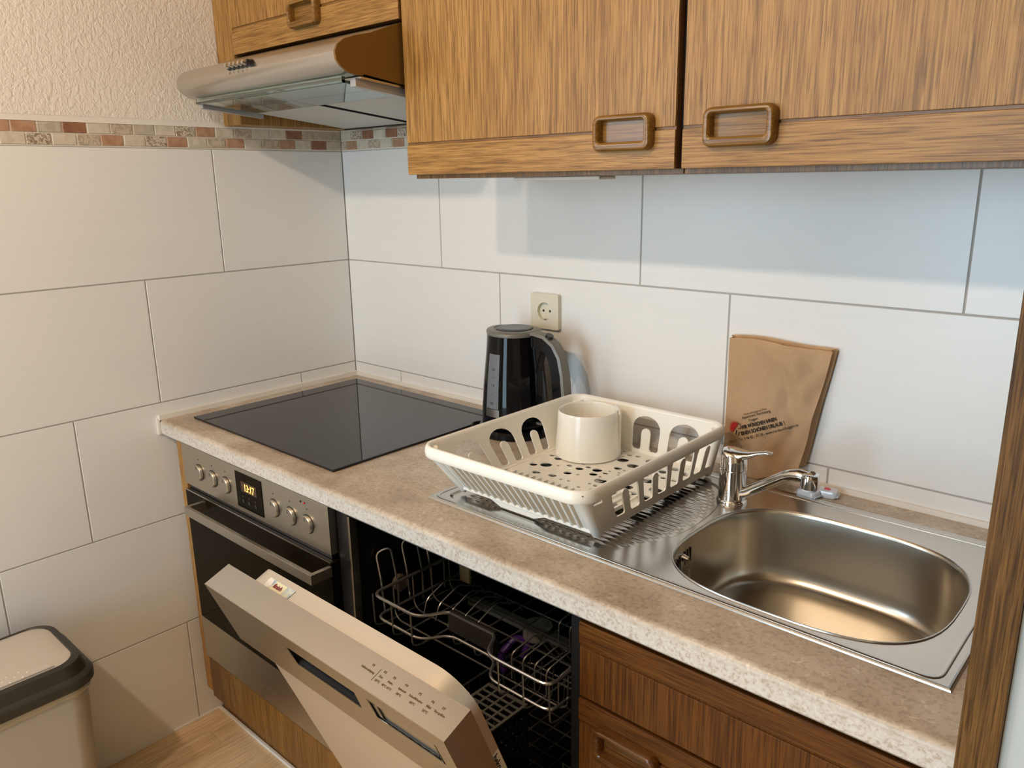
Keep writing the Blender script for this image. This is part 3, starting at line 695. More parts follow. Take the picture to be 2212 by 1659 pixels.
    def path(z, close_handle):
        left = [(xa, yb, z), (xa, yf, z), (0.895, yf, z), (0.925, -0.502, z)]
        right = [(1.042, -0.502, z), (1.068, yf, z), (xb, yf, z), (xb, yb, z)]
        return left + right
    tube(bm, fil(path(zt, 1), 0.022), 0.0032, 8)
    tube(bm, fil([(xa, yb, zl), (xa + .004, yf + .003, zl), (0.895, yf + .003, zl), (0.925, -0.505, zl), (1.042, -0.505, zl), (1.068, yf + .003, zl), (xb, yf + .003, zl), (xb, yb, zl)], 0.022), 0.0028, 8)
    for i in range(9):
        x = xa + (xb - xa) * i / 8; yy = yf if (x < 0.90 or x > 1.065) else -0.502
        pts = [(x, yy, zt), (x, yy + .002, zl - 0.02), (x, yy + 0.02, zf), (x, yb, zf), (x, yb, zt)]
        if 2 < i < 6: pts[0] = (x, yy, zl)
        tube(bm, fil(pts, 0.01, 2), 0.0017, 5)
    for j in range(8):
        y = yf + 0.05 + j * 0.05
        tube(bm, fil([(xa, y, zt), (xa + 0.002, y, zl - 0.015), (xa + 0.015, y, zf), (xb - 0.015, y, zf), (xb - .002, y, zl - .015), (xb, y, zt)], 0.01, 2), 0.0017, 5)
    up_rack = obj('upper_rack', bm, wire_m, D)
    # plate tines in the rack (bent wires)
    for i in range(10):
        bm = bmesh.new(); x = 1.075 + (i % 5) * 0.026; y = -0.50 + (i // 5) * 0.13
        tube(bm, fil([(x, y, zf), (x, y, zf + 0.05), (x + 0.012, y + 0.05, zf + 0.068), (x + 0.012, y + 0.1, zf)], 0.01, 3), 0.0017, 5); obj('tine', bm, wire_m, up_rack)
    for i in range(5):
        bm = bmesh.new(); x = 0.80 + (i % 5) * 0.035; y = -0.40
        tube(bm, fil([(x, y - 0.06, zf), (x, y - 0.05, zf + 0.03), (x + 0.006, y, zf + 0.055), (x, y + 0.07, zf + 0.02), (x, y + 0.08, zf)], 0.01, 3), 0.0017, 5); obj('tine', bm, wire_m, up_rack)
    # raised side loop on the left with its black roller
    for y in (-0.525, -0.46, -0.40):
        bm = bmesh.new(); tube(bm, fil([(xa - 0.005, y, zf + 0.02), (xa - 0.012, y, zt + 0.012), (xa - 0.035, y + 0.008, zt + 0.06), (xa - 0.018, y + 0.032, zt + 0.07), (xa - 0.004, y + 0.035, zt - 0.01), (xa, y + 0.03, zf + 0.01)], 0.012, 3), 0.0022, 6); obj('side_loop', bm, wire_m, up_rack)
    bm = bmesh.new(); cyl(bm, (xa - 0.022, -0.475, 0.625), (xa - 0.010, -0.475, 0.625), 0.017, n=20); obj('roller', bm, plain('brown_grey_plastic', (0.14, 0.11, 0.08), 0.4), up_rack)
    bm = bmesh.new(); box(bm, 0.80, 0.83, -0.36, -0.352, 0.60, 0.65, 0.003); obj('rack_bracket', bm, plain('tan_bracket', (0.35, 0.25, 0.12), 0.4), up_rack)
    bm = bmesh.new(); prism(bm, rrect(-0.503, zt - 0.017, 0.014, 0.042, 0.006), 'x', 0.927, 1.040); obj('handle', bm, plain('dark_grey_grip', (0.022, 0.019, 0.015), 0.45), up_rack)
    # spray arm under the upper rack
    bm = bmesh.new(); box(bm, 0.80, 1.17, -0.34, -0.31, 0.535, 0.545, 0.004); lathe(bm, (0.985, -0.325), [(0.03, 0.53), (0.03, 0.553)], 20); obj('spray_arm', bm, greypl, D)
    # ---- lower rack with cutlery basket
    bm = bmesh.new(); z2 = 0.30; zb2 = 0.195
    xa2, xb2, ya2, yb2 = 0.752, 1.214, -0.545, -0.09
    tube(bm, fil([(xa2, ya2, z2), (xb2, ya2, z2), (xb2, yb2, z2), (xa2, yb2, z2)], 0.02, 3, True), 0.003, 6, True)
    tube(bm, fil([(xa2, ya2, z2 - .05), (xb2, ya2, z2 - .05), (xb2, yb2, z2 - .05), (xa2, yb2, z2 - .05)], 0.02, 3, True), 0.0024, 6, True)
    for i in range(13):
        x = xa2 + 0.01 + i * (xb2 - xa2 - 0.02) / 12; tube(bm, fil([(x, ya2, z2), (x, ya2 + .01, zb2), (x, yb2 - .01, zb2), (x, yb2, z2)], 0.012, 2), 0.0017, 5)
    for i in range(12):
        y = ya2 + 0.02 + i * (yb2 - ya2 - 0.04) / 11; tube(bm, fil([(xa2, y, z2), (xa2 + .01, y, zb2), (xb2 - .01, y, zb2), (xb2, y, z2)], 0.012, 2), 0.0017, 5)
    low = obj('lower_rack', bm, wire_m, D)
    for i in range(12):
        for j in range(2):
            bm = bmesh.new(); x = 1.06 + (i % 6) * 0.026; y = -0.51 + (i // 6) * 0.12 + j * 0.06
            tube(bm, [(x, y, zb2), (x, y - 0.008, zb2 + 0.085)], 0.002, 5); obj('tine', bm, wire_m, low)
    cb = bmesh.new(); bx0, bx1, by0, by1, bz0, bz1 = 0.905, 1.010, -0.530, -0.385, 0.205, 0.415
    holes = [[(by0, bz0), (by1, bz0), (by1, bz1), (by0, bz1)]]
    def side_holes(u0, u1):
        hs = []
        n = int((u1 - u0 - 0.012) / 0.016); mrow = 11
        for q in range(mrow):
            for p_ in range(n):
                hs.append(circle(u0 + 0.014 + p_ * 0.016 + (0.008 if q % 2 and p_ < n - 0 else 0), bz0 + 0.02 + q * 0.017, 0.0055, 6))
        return [h_ for h_ in hs if max(p[0] for p in h_) < u1 - 0.004]
    holed(cb, [[(by0, bz0), (by1, bz0), (by1, bz1), (by0, bz1)]] + side_holes(by0, by1), 0.002, lambda u, v, w_: (bx1 - w_, u, v))
    holed(cb, [[(by0, bz0), (by1, bz0), (by1, bz1), (by0, bz1)]] + side_holes(by0, by1), 0.002, lambda u, v, w_: (bx0 + w_, u, v))
    holed(cb, [[(bx0, bz0), (bx1, bz0), (bx1, bz1), (bx0, bz1)]] + side_holes(bx0, bx1), 0.002, lambda u, v, w_: (u, by0 + w_, v))
    holed(cb, [[(bx0, bz0), (bx1, bz0), (bx1, bz1), (bx0, bz1)]] + side_holes(bx0, bx1), 0.002, lambda u, v, w_: (u, by1 - w_, v))
    box(cb, bx0, bx1, by0, by1, bz0, bz0 + 0.002)
    bk = obj('cutlery_basket', cb, blackpl, D, 'black cutlery basket with round holes', smooth=False)
    bm = bmesh.new(); sq = [[(bx0, by0), (bx1, by0), (bx1, by1), (bx0, by1)]]
    for i in range(4):
        for j in range(8):
            a_, b_ = bx0 + 0.006 + i * 0.0243, by0 + 0.006 + j * 0.0169; sq.append([(a_, b_), (a_ + 0.0205, b_), (a_ + 0.0205, b_ + 0.0135), (a_, b_ + 0.0135)])
    holed(bm, sq, 0.003, lambda u, v, w_: (u, v, bz1 + w_)); obj('basket_lid', bm, greypl, bk, 'grey grid lid', smooth=False)
    bm = bmesh.new(); tube(bm, fil([(0.925, -0.36, 0.44), (0.915, -0.36, 0.475), (0.93, -0.33, 0.505), (0.95, -0.31, 0.495), (0.94, -0.32, 0.46)], 0.01, 3), 0.007, 8)
    obj('purple_clip', bm, plain('purple_plastic', (0.07, 0.02, 0.16), 0.4), D, 'purple plastic clip')
    return D
dishwasher()

# ------------------------------------------------------------------ hob
hb = thing('ceramic_hob', 'flat black ceramic glass hob set in the worktop above the oven', 'hob', (0.349, -0.292, ZW))
part('glass_plate', blackglass, hb, lambda bm: box(bm, 0.061, 0.6375, -0.5385, -0.046, ZW + 0.0006, ZW + 0.0056, 0.0012))
part('frame', blackpl, hb, lambda bm: box(bm, 0.064, 0.6345, -0.5355, -0.049, ZW + 0.0001, ZW + 0.0006))

# ------------------------------------------------------------------ sink
def sup(cx, cy, a, b, n, k_=64):
    o = []
    for i in range(k_):
        t = 2 * math.pi * i / k_; c, s = math.cos(t), math.sin(t)
        o.append((cx + a * math.copysign(abs(c) ** (2 / n), c), cy + b * math.copysign(abs(s) ** (2 / n), s)))
    return o
def sink():
    S = thing('sink', 'stainless steel inset sink with a ribbed draining board', 'sink', (1.308, -0.28, ZW))
    X0, X1, Y0, Y1 = 0.877, 1.737, -0.503, -0.066; zd = ZW + 0.004
    bc = (1.510, -0.313)
    bowl = sup(bc[0], bc[1], 0.191, 0.170, 3.0)
    # draining recess: rounded left end, big arc at right
    dr_ = []
    for p in [(0.905, -0.478), (0.905, -0.098)]: pass
    yb_, yf_ = -0.112, -0.482
    pts = [(0.902, yf_), (0.902, yb_), (1.215, yb_)]
    for i in range(1, 12):
        t = R(90 - i * 180 / 12); pts.append((1.215 + 0.095 * math.cos(t) ** 0.8 if math.cos(t) > 0 else 1.215, (yb_ + yf_) / 2 + (yb_ - yf_) / 2 * math.sin(t)))
    pts.append((1.215, yf_))
    drn = [(p.x, p.y) for p in fil([(a, b, 0) for a, b in pts], 0.022, 5, True)]
    bm = bmesh.new(); holed(bm, [[(X0 + .004, Y0 + .004), (X1 - .004, Y0 + .004), (X1 - .004, Y1 - .004), (X0 + .004, Y1 - .004)], bowl, drn], 0.0008, lambda u, v, w_: (u, v, zd - 0.0008 + w_))
    # bent outer rim
    rim = [(X0, Y0), (X1, Y0), (X1, Y1), (X0, Y1)]
    def ro(d, z): return [(x + (d if x < 1.3 else -d), y + (d if y < -0.28 else -d), z) for x, y in rim]
    loft(bm, [ro(0.0, ZW + 0.0003), ro(0.0006, ZW + 0.0025), ro(0.002, ZW + 0.0037), ro(0.004, zd)], True)
    obj('deck', bm, inox_sink, S, ang=25)
    # bowl
    bm = bmesh.new(); rings = []
    def sc(o, k2, z, off=0): return [(bc[0] + (x - bc[0]) * k2, bc[1] + (y - bc[1]) * k2, z) for x, y in o]
    for k2, z in ((1.0, zd), (0.992, zd - 0.0015), (0.985, zd - 0.005), (0.978, zd - 0.02), (0.965, zd - 0.06), (0.95, zd - 0.092), (0.935, zd - 0.108), (0.905, zd - 0.120), (0.86, zd - 0.126), (0.78, zd - 0.128), (0.4, zd - 0.130), (0.13, zd - 0.132)):
        rings.append(sc(bowl, k2, z))
    loft(bm, rings, True, False, True); B_ = obj('bowl', bm, inox_bowl, S, recalc=False, ang=60)
    bm = bmesh.new(); ring = []
    tube(bm, [(x, y, zd + 0.0006) for x, y in [(bc[0] + (x - bc[0]) * 1.004, bc[1] + (y - bc[1]) * 1.004) for x, y in bowl]], 0.0014, 6, True); obj('bowl_edge', bm, inox_sink, S)
    bm = bmesh.new(); lathe(bm, (1.62, -0.31), [(0.038, zd - 0.1290), (0.038, zd - 0.1265), (0.034, zd - 0.1260), (0.02, zd - 0.128)], 28); obj('drain', bm, chrome, B_)
    # overflow slots and plug chain on the left wall of the bowl
    for i in range(6):
        y = -0.405 + i * 0.0095 + (0.012 if i > 2 else 0)
        xo = 1.3375 if i < 3 else 1.3345
        xx = min(x for x, yy in bowl if abs(yy - y) < 0.03)
        u = abs((y - bc[1]) / 0.166); xx = bc[0] - 0.187 * (1 - min(u, 0.99) ** 3.0) ** (1 / 3.0)
        bpart('overflow_slot', ink, B_, xx - 0.001, xx + 0.0022, y - 0.0012, y + 0.0012, zd - 0.042, zd - 0.018, 0.0005)
    yc = -0.372; u = abs((yc - bc[1]) / 0.166); xc = bc[0] - 0.187 * (1 - u ** 3.0) ** (1 / 3.0) + 0.008
    bm = bmesh.new(); cyl(bm, (xc - 0.007, yc, zd - 0.026), (xc + 0.003, yc, zd - 0.026), 0.007, 0.004, 12); hook = obj('chain_hook', bm, chrome, B_)
    bm = bmesh.new()
    for i in range(22):
        g = bmesh.new(); bmesh.ops.create_icosphere(g, subdivisions=1, radius=0.0016)
        for v in g.verts: v.co += Vector((xc + 0.003 + i * 0.0004, yc, zd - 0.034 - i * 0.0038))
        merge(bm, g)
    obj('plug_chain', bm, chrome, B_, kind='stuff')
    # draining area
    bm = bmesh.new(); cxd, cyd = 1.09, -0.297
    def sd(k_, z): return [(cxd + (x - cxd) * (1 - k_ / 0.2), cyd + (y - cyd) * (1 - k_ / 0.185), z) for x, y in drn]
    loft(bm, [sd(0, zd), sd(0.0012, zd - 0.0012), sd(0.004, zd - 0.0028)], True); obj('drainer_edge', bm, inox_sink, S)
    bm = bmesh.new(); nx, ny = 8, 150
    xs = [0.902 + (1.312 - 0.902) * i / 70 for i in range(71)]; ys = [yf_ + (yb_ - yf_) * j / ny for j in range(ny + 1)]
    g = bmesh.new(); V = {}
    inner = [(x, y) for x, y, z in sd(0.004, 0)]
    def inside(x, y):
        c = False
        for (x1, y1), (x2, y2) in zip(inner, inner[1:] + inner[:1]):
            if (y1 > y) != (y2 > y) and x < (x2 - x1) * (y - y1) / (y2 - y1) + x1: c = not c
        return c
    zr = zd - 0.0028
    for i, x in enumerate(xs):
        for j, y in enumerate(ys):
            e = 1.0
            t = (y - yf_) / (yb_ - yf_)
            amp = 0.0011 * max(0, min(1, min(t, 1 - t) * 14 - 0.5)) * max(0, min(1, (x - 0.925) * 40)) 
            xr = 1.215 + 0.095 * math.sqrt(max(0, 1 - ((y - cyd) / 0.185) ** 2)); amp *= max(0, min(1, (xr - 0.012 - x) * 60))
            V[i, j] = (x, y, zr + amp * math.sin(2 * math.pi * y / 0.0135))
    vm = {}
    for i in range(len(xs) - 1):
        for j in range(len(ys) - 1):
            if inside((xs[i] + xs[i + 1]) / 2, (ys[j] + ys[j + 1]) / 2) or inside(xs[i], ys[j]) or inside(xs[i + 1], ys[j]) or inside(xs[i], ys[j + 1]):
                q = []
                for key in ((i, j), (i + 1, j), (i + 1, j + 1), (i, j + 1)):
                    if key not in vm: vm[key] = g.verts.new(V[key])
                    q.append(vm[key])
                g.faces.new(q)
    merge(bm, g); obj('draining_board', bm, inox_sink, S, ang=80, recalc=False)
    # pressed ridges along the deck edges
    for pts_ in ([(1.17, -0.084, zd), (1.728, -0.084, zd)], ):
        bm = bmesh.new(); tube(bm, pts_, 0.006, 10, sx=1.0, sy=1.0, up=(0, 0, 1)); 
        for v in bm.verts: v.co.z = zd + (v.co.z - zd) * 0.3
        obj('pressed_ridge', bm, inox_sink, S)
    bm = bmesh.new(); tube(bm, fil([(0.886, -0.085, zd), (0.886, -0.494, zd), (1.15, -0.494, zd), (1.66, -0.4945, zd), (1.722, -0.4945, zd), (1.722, -0.082, zd)], 0.02, 5), 0.0035, 10)
    for v in bm.verts: v.co.z = zd + (v.co.z - zd) * 0.35
    obj('pressed_ridge', bm, inox_sink, S)
sink()

# ------------------------------------------------------------------ mixer tap
def tap():
    t = thing('mixer_tap', 'chrome single-lever mixer tap on the sink deck', 'tap', (1.306, -0.172, ZW))
    zd = ZW + 0.004; c = (1.306, -0.172)
    bm = bmesh.new(); lathe(bm, c, [(0.0268, zd), (0.0268, zd + 0.003), (0.0255, zd + 0.0055), (0.0242, zd + 0.007), (0.0238, zd + 0.03), (0.0235, zd + 0.055), (0.0235, zd + 0.060), (0.0222, zd + 0.061), (0.0222, zd + 0.063), (0.0235, zd + 0.064)], 36)
    obj('body', bm, chrome, t, ang=28)
    # cartridge cap with lever sweeping to the right
    bm = bmesh.new(); rings = []
    for z, r, dx in ((0.064, 0.0235, 0), (0.078, 0.0235, 0), (0.086, 0.0228, -0.0005), (0.092, 0.0205, -0.0015), (0.0955, 0.015, -0.003), (0.0965, 0.006, -0.004)):
        rings.append([(c[0] + dx + r * math.cos(2 * math.pi * i / 32), c[1] + r * math.sin(2 * math.pi * i / 32), zd + z + 0.10 * r * -math.cos(2 * math.pi * i / 32)) for i in range(32)])
    loft(bm, rings, True, True, True); cap = obj('lever_cap', bm, chrome, t, ang=50)
    bm = bmesh.new(); rings = []
    for x, z, wv, h in ((-0.018, 0.0915, 0.014, 0.004), (0.0, 0.090, 0.0195, 0.008), (0.015, 0.0885, 0.018, 0.009), (0.028, 0.0915, 0.0135, 0.007), (0.045, 0.099, 0.009, 0.004), (0.058, 0.1025, 0.0085, 0.0032), (0.066, 0.1025, 0.006, 0.0025)):
        rings.append([(c[0] + x, c[1] + wv * math.cos(2 * math.pi * i / 16), zd + z + h * math.sin(2 * math.pi * i / 16)) for i in range(16)])
    loft(bm, rings, True, True, True); obj('lever', bm, chrome, t, ang=60)
    bm = bmesh.new(); tip = Vector((1.446, -0.190, 0))
    p = [(1.312, -0.174, zd + 0.018), (1.335, -0.177, zd + 0.026), (1.372, -0.181, zd + 0.052), (1.402, -0.185, zd + 0.073), (1.416, -0.1865, zd + 0.080), (1.430, -0.188, zd + 0.0825), (1.443, -0.1895, zd + 0.0822)]
    tube(bm, p, [0.0115, 0.0095, 0.0095, 0.0100, 0.0108, 0.0118, 0.0115], 14, up=(0, 0, 1)); obj('spout', bm, chrome, t, ang=60)
    bm = bmesh.new(); lathe(bm, (1.446, -0.190), [(0.0132, zd + 0.0655), (0.0146, zd + 0.0665), (0.0148, zd + 0.084), (0.0135, zd + 0.0890), (0.009, zd + 0.0918)], 24); obj('spout_head', bm, chrome, t)
    bm = bmesh.new(); lathe(bm, (1.446, -0.190), [(0.0108, zd + 0.0615), (0.0118, zd + 0.0625), (0.0118, zd + 0.0654)], 24); obj('aerator', bm, plain('white_aerator', (0.75, 0.78, 0.8), 0.3), t, 'pale aerator ring')
tap()

# ------------------------------------------------------------------ dish rack and its cup
def rack():
    K = thing('dish_rack', 'cream plastic dish rack with slotted sides on the draining board', 'dish rack', (1.07, -0.29, ZW + 0.004))
    zt, zb = 0.958, 0.868
    xl0, xl1 = 0.912, 0.895; xr0, xr1 = 1.222, 1.242     # bottom, top
    yf0, yf1 = -0.455, -0.522; yb0, yb1 = -0.092, -0.085
    th = 0.0028
    L_ = lambda a, b, t: a + (b - a) * t
    tz = lambda v: (v - zb) / (zt - zb)
    # mapping of wall sheets: u along, v height, w thickness inwards
    def ml(u, v, w_): t = tz(v); f = (u + 0.455) / (0.455 - 0.092); return (L_(xl0, xl1, t) + w_, L_(L_(yf0, yf1, t), L_(yb0, yb1, t), f), v)
    def mr(u, v, w_): t = tz(v); f = (u + 0.455) / (0.455 - 0.092); return (L_(xr0, xr1, t) - w_, L_(L_(yf0, yf1, t), L_(yb0, yb1, t), f), v)
    def mb(u, v, w_): t = tz(v); f = (u - 0.912) / (1.222 - 0.912); return (L_(L_(xl0, xl1, t), L_(xr0, xr1, t), f), L_(yb0, yb1, t) - w_, v)
    def mf(u, v, w_): t = tz(v); f = (u - 0.912) / (1.222 - 0.912); return (L_(L_(xl0, xl1, t), L_(xr0, xr1, t), f), L_(yf0, yf1, t) + w_, v)
    def arch(cx, wd, z0, z1, fw=0.013, fz=None):
        """arch opening with a rounded finger standing in it"""
        o = []; r = wd / 2; fz = fz or (z0 + (z1 - z0) * 0.64)
        for i in range(11):
            a = R(180 - 18 * i); o.append((cx + r * math.cos(a), z1 - r * 0.9 + r * 0.9 * math.sin(a)))
        o.append((cx + r, z0 + 0.004)); o.append((cx + r - 0.004, z0)); o.append((cx + fw / 2 + 0.003, z0)); o.append((cx + fw / 2, z0 + 0.004))
        for i in range(7):
            a = R(30 * i); o.append((cx + fw / 2 * math.cos(a), fz - fw / 2 + fw / 2 * math.sin(a)))
        o.append((cx - fw / 2, z0 + 0.004)); o.append((cx - fw / 2 - 0.003, z0)); o.append((cx - r + 0.004, z0)); o.append((cx - r, z0 + 0.004))
        return o
    def sheet(name, u0, u1, holes, fn):
        bm = bmesh.new(); holed(bm, [[(u0, zb), (u1, zb), (u1, zt), (u0, zt)]] + holes, th, fn); return obj(name, bm, white_pl, K, smooth=False)
    lefts = [arch(y, wd, zb + 0.006, zt - 0.011, 0.019) for y, wd in ((-0.386, 0.056), (-0.308, 0.060), (-0.228, 0.060))]
    sheet('left_side', -0.455, -0.092, lefts, ml)
    backs = [arch(x, 0.060, zb + 0.008, zt - 0.011, 0.020) for x in (1.0735, 1.1535)]
    sheet('back_side', 0.912, 1.222, backs, mb)
    sheet('right_side', -0.455, -0.092, [arch(y, 0.066, zb + 0.014, zt - 0.004, 0.016, zt - 0.026) for y in (-0.368, -0.289, -0.210, -0.132)] + [[(-0.442, zt - 0.030), (-0.422, zt - 0.030), (-0.422, zt - 0.008), (-0.442, zt - 0.008)]], mr)
    # front side: single upright slats between two solid ends
    sheet('front_end', 0.912, 0.934, [], mf); sheet('front_end', 1.196, 1.222, [], mf)
    for i in range(17):
        u = 0.942 + i * (1.188 - 0.942) / 16
        bm = bmesh.new(); g = bmesh.new(); box(g, u - 0.0022, u + 0.0022, zb - 0.002, zt, 0.0, 0.010)
        merge(bm, g, lambda v: mf(v.x, v.y, v.z - 0.002)); obj('slat', bm, white_pl, K, smooth=False)
    # floor: slats in front, pierced plate behind
    bm = bmesh.new(); box(bm, 0.912, 1.222, -0.458, -0.448, zb - 0.002, zb + 0.004, 0.001); box(bm, 0.912, 0.920, -0.455, -0.09, zb - 0.002, zb + 0.003); box(bm, 1.214, 1.222, -0.455, -0.09, zb - 0.002, zb + 0.003); obj('floor_frame', bm, white_pl, K)
    for i in range(17):
        u = 0.942 + i * (1.188 - 0.942) / 16
        ye = -0.335 if i < 12 else -0.29
        bpart('floor_slat', white_pl, K, u - 0.0022, u + 0.0022, -0.450, ye, zb - 0.002, zb + 0.005)
    rnd = random.Random(5); hs = []; tries = 0
    cup = (0.985, -0.165)
    while len(hs) < 62 and tries < 6000:
        tries += 1; r = rnd.choice((0.0125, 0.0125, 0.010, 0.0085, 0.006, 0.004)); x = rnd.uniform(0.928, 1.208); y = rnd.uniform(-0.322, -0.10)
        if math.hypot(x - cup[0], y - cup[1]) < 0.060 + r * 0: continue
        if x - r < 0.922 or x + r > 1.212 or y - r < -0.330 or y + r > -0.098: continue
        if all(math.hypot(x - a, y - b) > r + c + 0.0035 for a, b, c in hs): hs.append((x, y, r))
    bm = bmesh.new(); holed(bm, [[(0.918, -0.336), (1.216, -0.336), (1.216, -0.092), (0.918, -0.092)]] + [circle(a, b, c, 16) for a, b, c in hs], 0.0025, lambda u, v, w_: (u, v, zb - 0.0015 + w_))
    obj('pierced_floor', bm, white_pl, K, smooth=False)
    # rolled rim
    def rr_(x0, x1, y0, y1, r, z, k_=6): return [(a, b, z) for a, b in rrect((x0 + x1) / 2, (y0 + y1) / 2, x1 - x0, y1 - y0, r, k_)]
    bm = bmesh.new(); X0, X1, Y0, Y1 = 0.886, 1.2505, -0.532, -0.075; RD = 0.012
    prof = ((0.011, -0.012, 0.026), (0.0115, 0.0, 0.026), (0.010, 0.0045, 0.027), (0.006, 0.0065, 0.031), (0.0025, 0.0055, 0.035), (0.0, 0.001, 0.037), (-0.001, -0.006, 0.038), (0.0, -0.013, 0.037), (0.003, -0.0155, 0.034), (0.011, -0.012, 0.026))
    loft(bm, [rr_(X0 + d_, X1 - d_, Y0 + d_, Y1 - d_, r_, zt + h_, 9) for d_, h_, r_ in prof], True)
    obj('rim', bm, white_pl, K, ang=60)
    # rounded corner posts
    for (ax, bx, ay, by) in ((xl0, xl1, yf0, yf1), (xr0, xr1, yf0, yf1), (xl0, xl1, yb0, yb1), (xr0, xr1, yb0, yb1)):
        sx_ = 1 if ax < 1.05 else -1; sy_ = 1 if ay < -0.3 else -1
        bm = bmesh.new(); pts = [(ax + sx_ * 0.004, ay + sy_ * 0.004, zb - 0.008), (ax + sx_ * 0.006, ay + sy_ * 0.006, zb), (bx + sx_ * 0.010, by + sy_ * 0.010, zt - 0.006)]
        tube(bm, pts, [0.006, 0.010, 0.0115], 16); obj('corner_post', bm, white_pl, K)
    # curved foot under the front
    bm = bmesh.new(); poly = [(1.02 - 0.055, zb), (1.02 - 0.04, zb - 0.004), (1.02 - 0.02, ZW + 0.0045), (1.02 + 0.055, ZW + 0.0045), (1.02 + 0.075, zb - 0.004), (1.02 + 0.09, zb)]
    prism(bm, [(x + 0.015, z) for x, z in poly], 'y', -0.456, -0.450); obj('foot', bm, white_pl, K)
    for x in (0.95, 1.19):
        bpart('foot', white_pl, K, x - 0.01, x + 0.01, -0.13, -0.11, ZW + 0.0045, zb)
    # cutlery cup: stands in the rack
    zc = zb + 0.0035
    C = thing('cutlery_cup', 'cream tapered cutlery cup standing in the back corner of the dish rack', 'cup', (cup[0], cup[1], zc))
    bm = bmesh.new(); lathe(bm, cup, [(0.066, zc), (0.0655, zc + 0.003), (0.0645, zc + 0.02), (0.0615, zc + 0.06), (0.0605, zc + 0.082), (0.0600, zc + 0.088), (0.0585, zc + 0.0915), (0.0565, zc + 0.091), (0.0555, zc + 0.088), (0.0560, zc + 0.05), (0.0575, zc + 0.006), (0.02, zc + 0.005)], 56, True, True); obj('shell', bm, white_cup, C, ang=60)
    bm = bmesh.new(); g = bmesh.new(); ring = []
    tube(bm, fil([(cup[0] + 0.055, cup[1] + 0.030, zc + 0.001), (cup[0] + 0.055, cup[1] + 0.030, zc + 0.088), (cup[0] + 0.030, cup[1] + 0.055, zc + 0.091)], 0.01, 3), 0.004, 8); obj('clip', bm, white_cup, C)
rack()

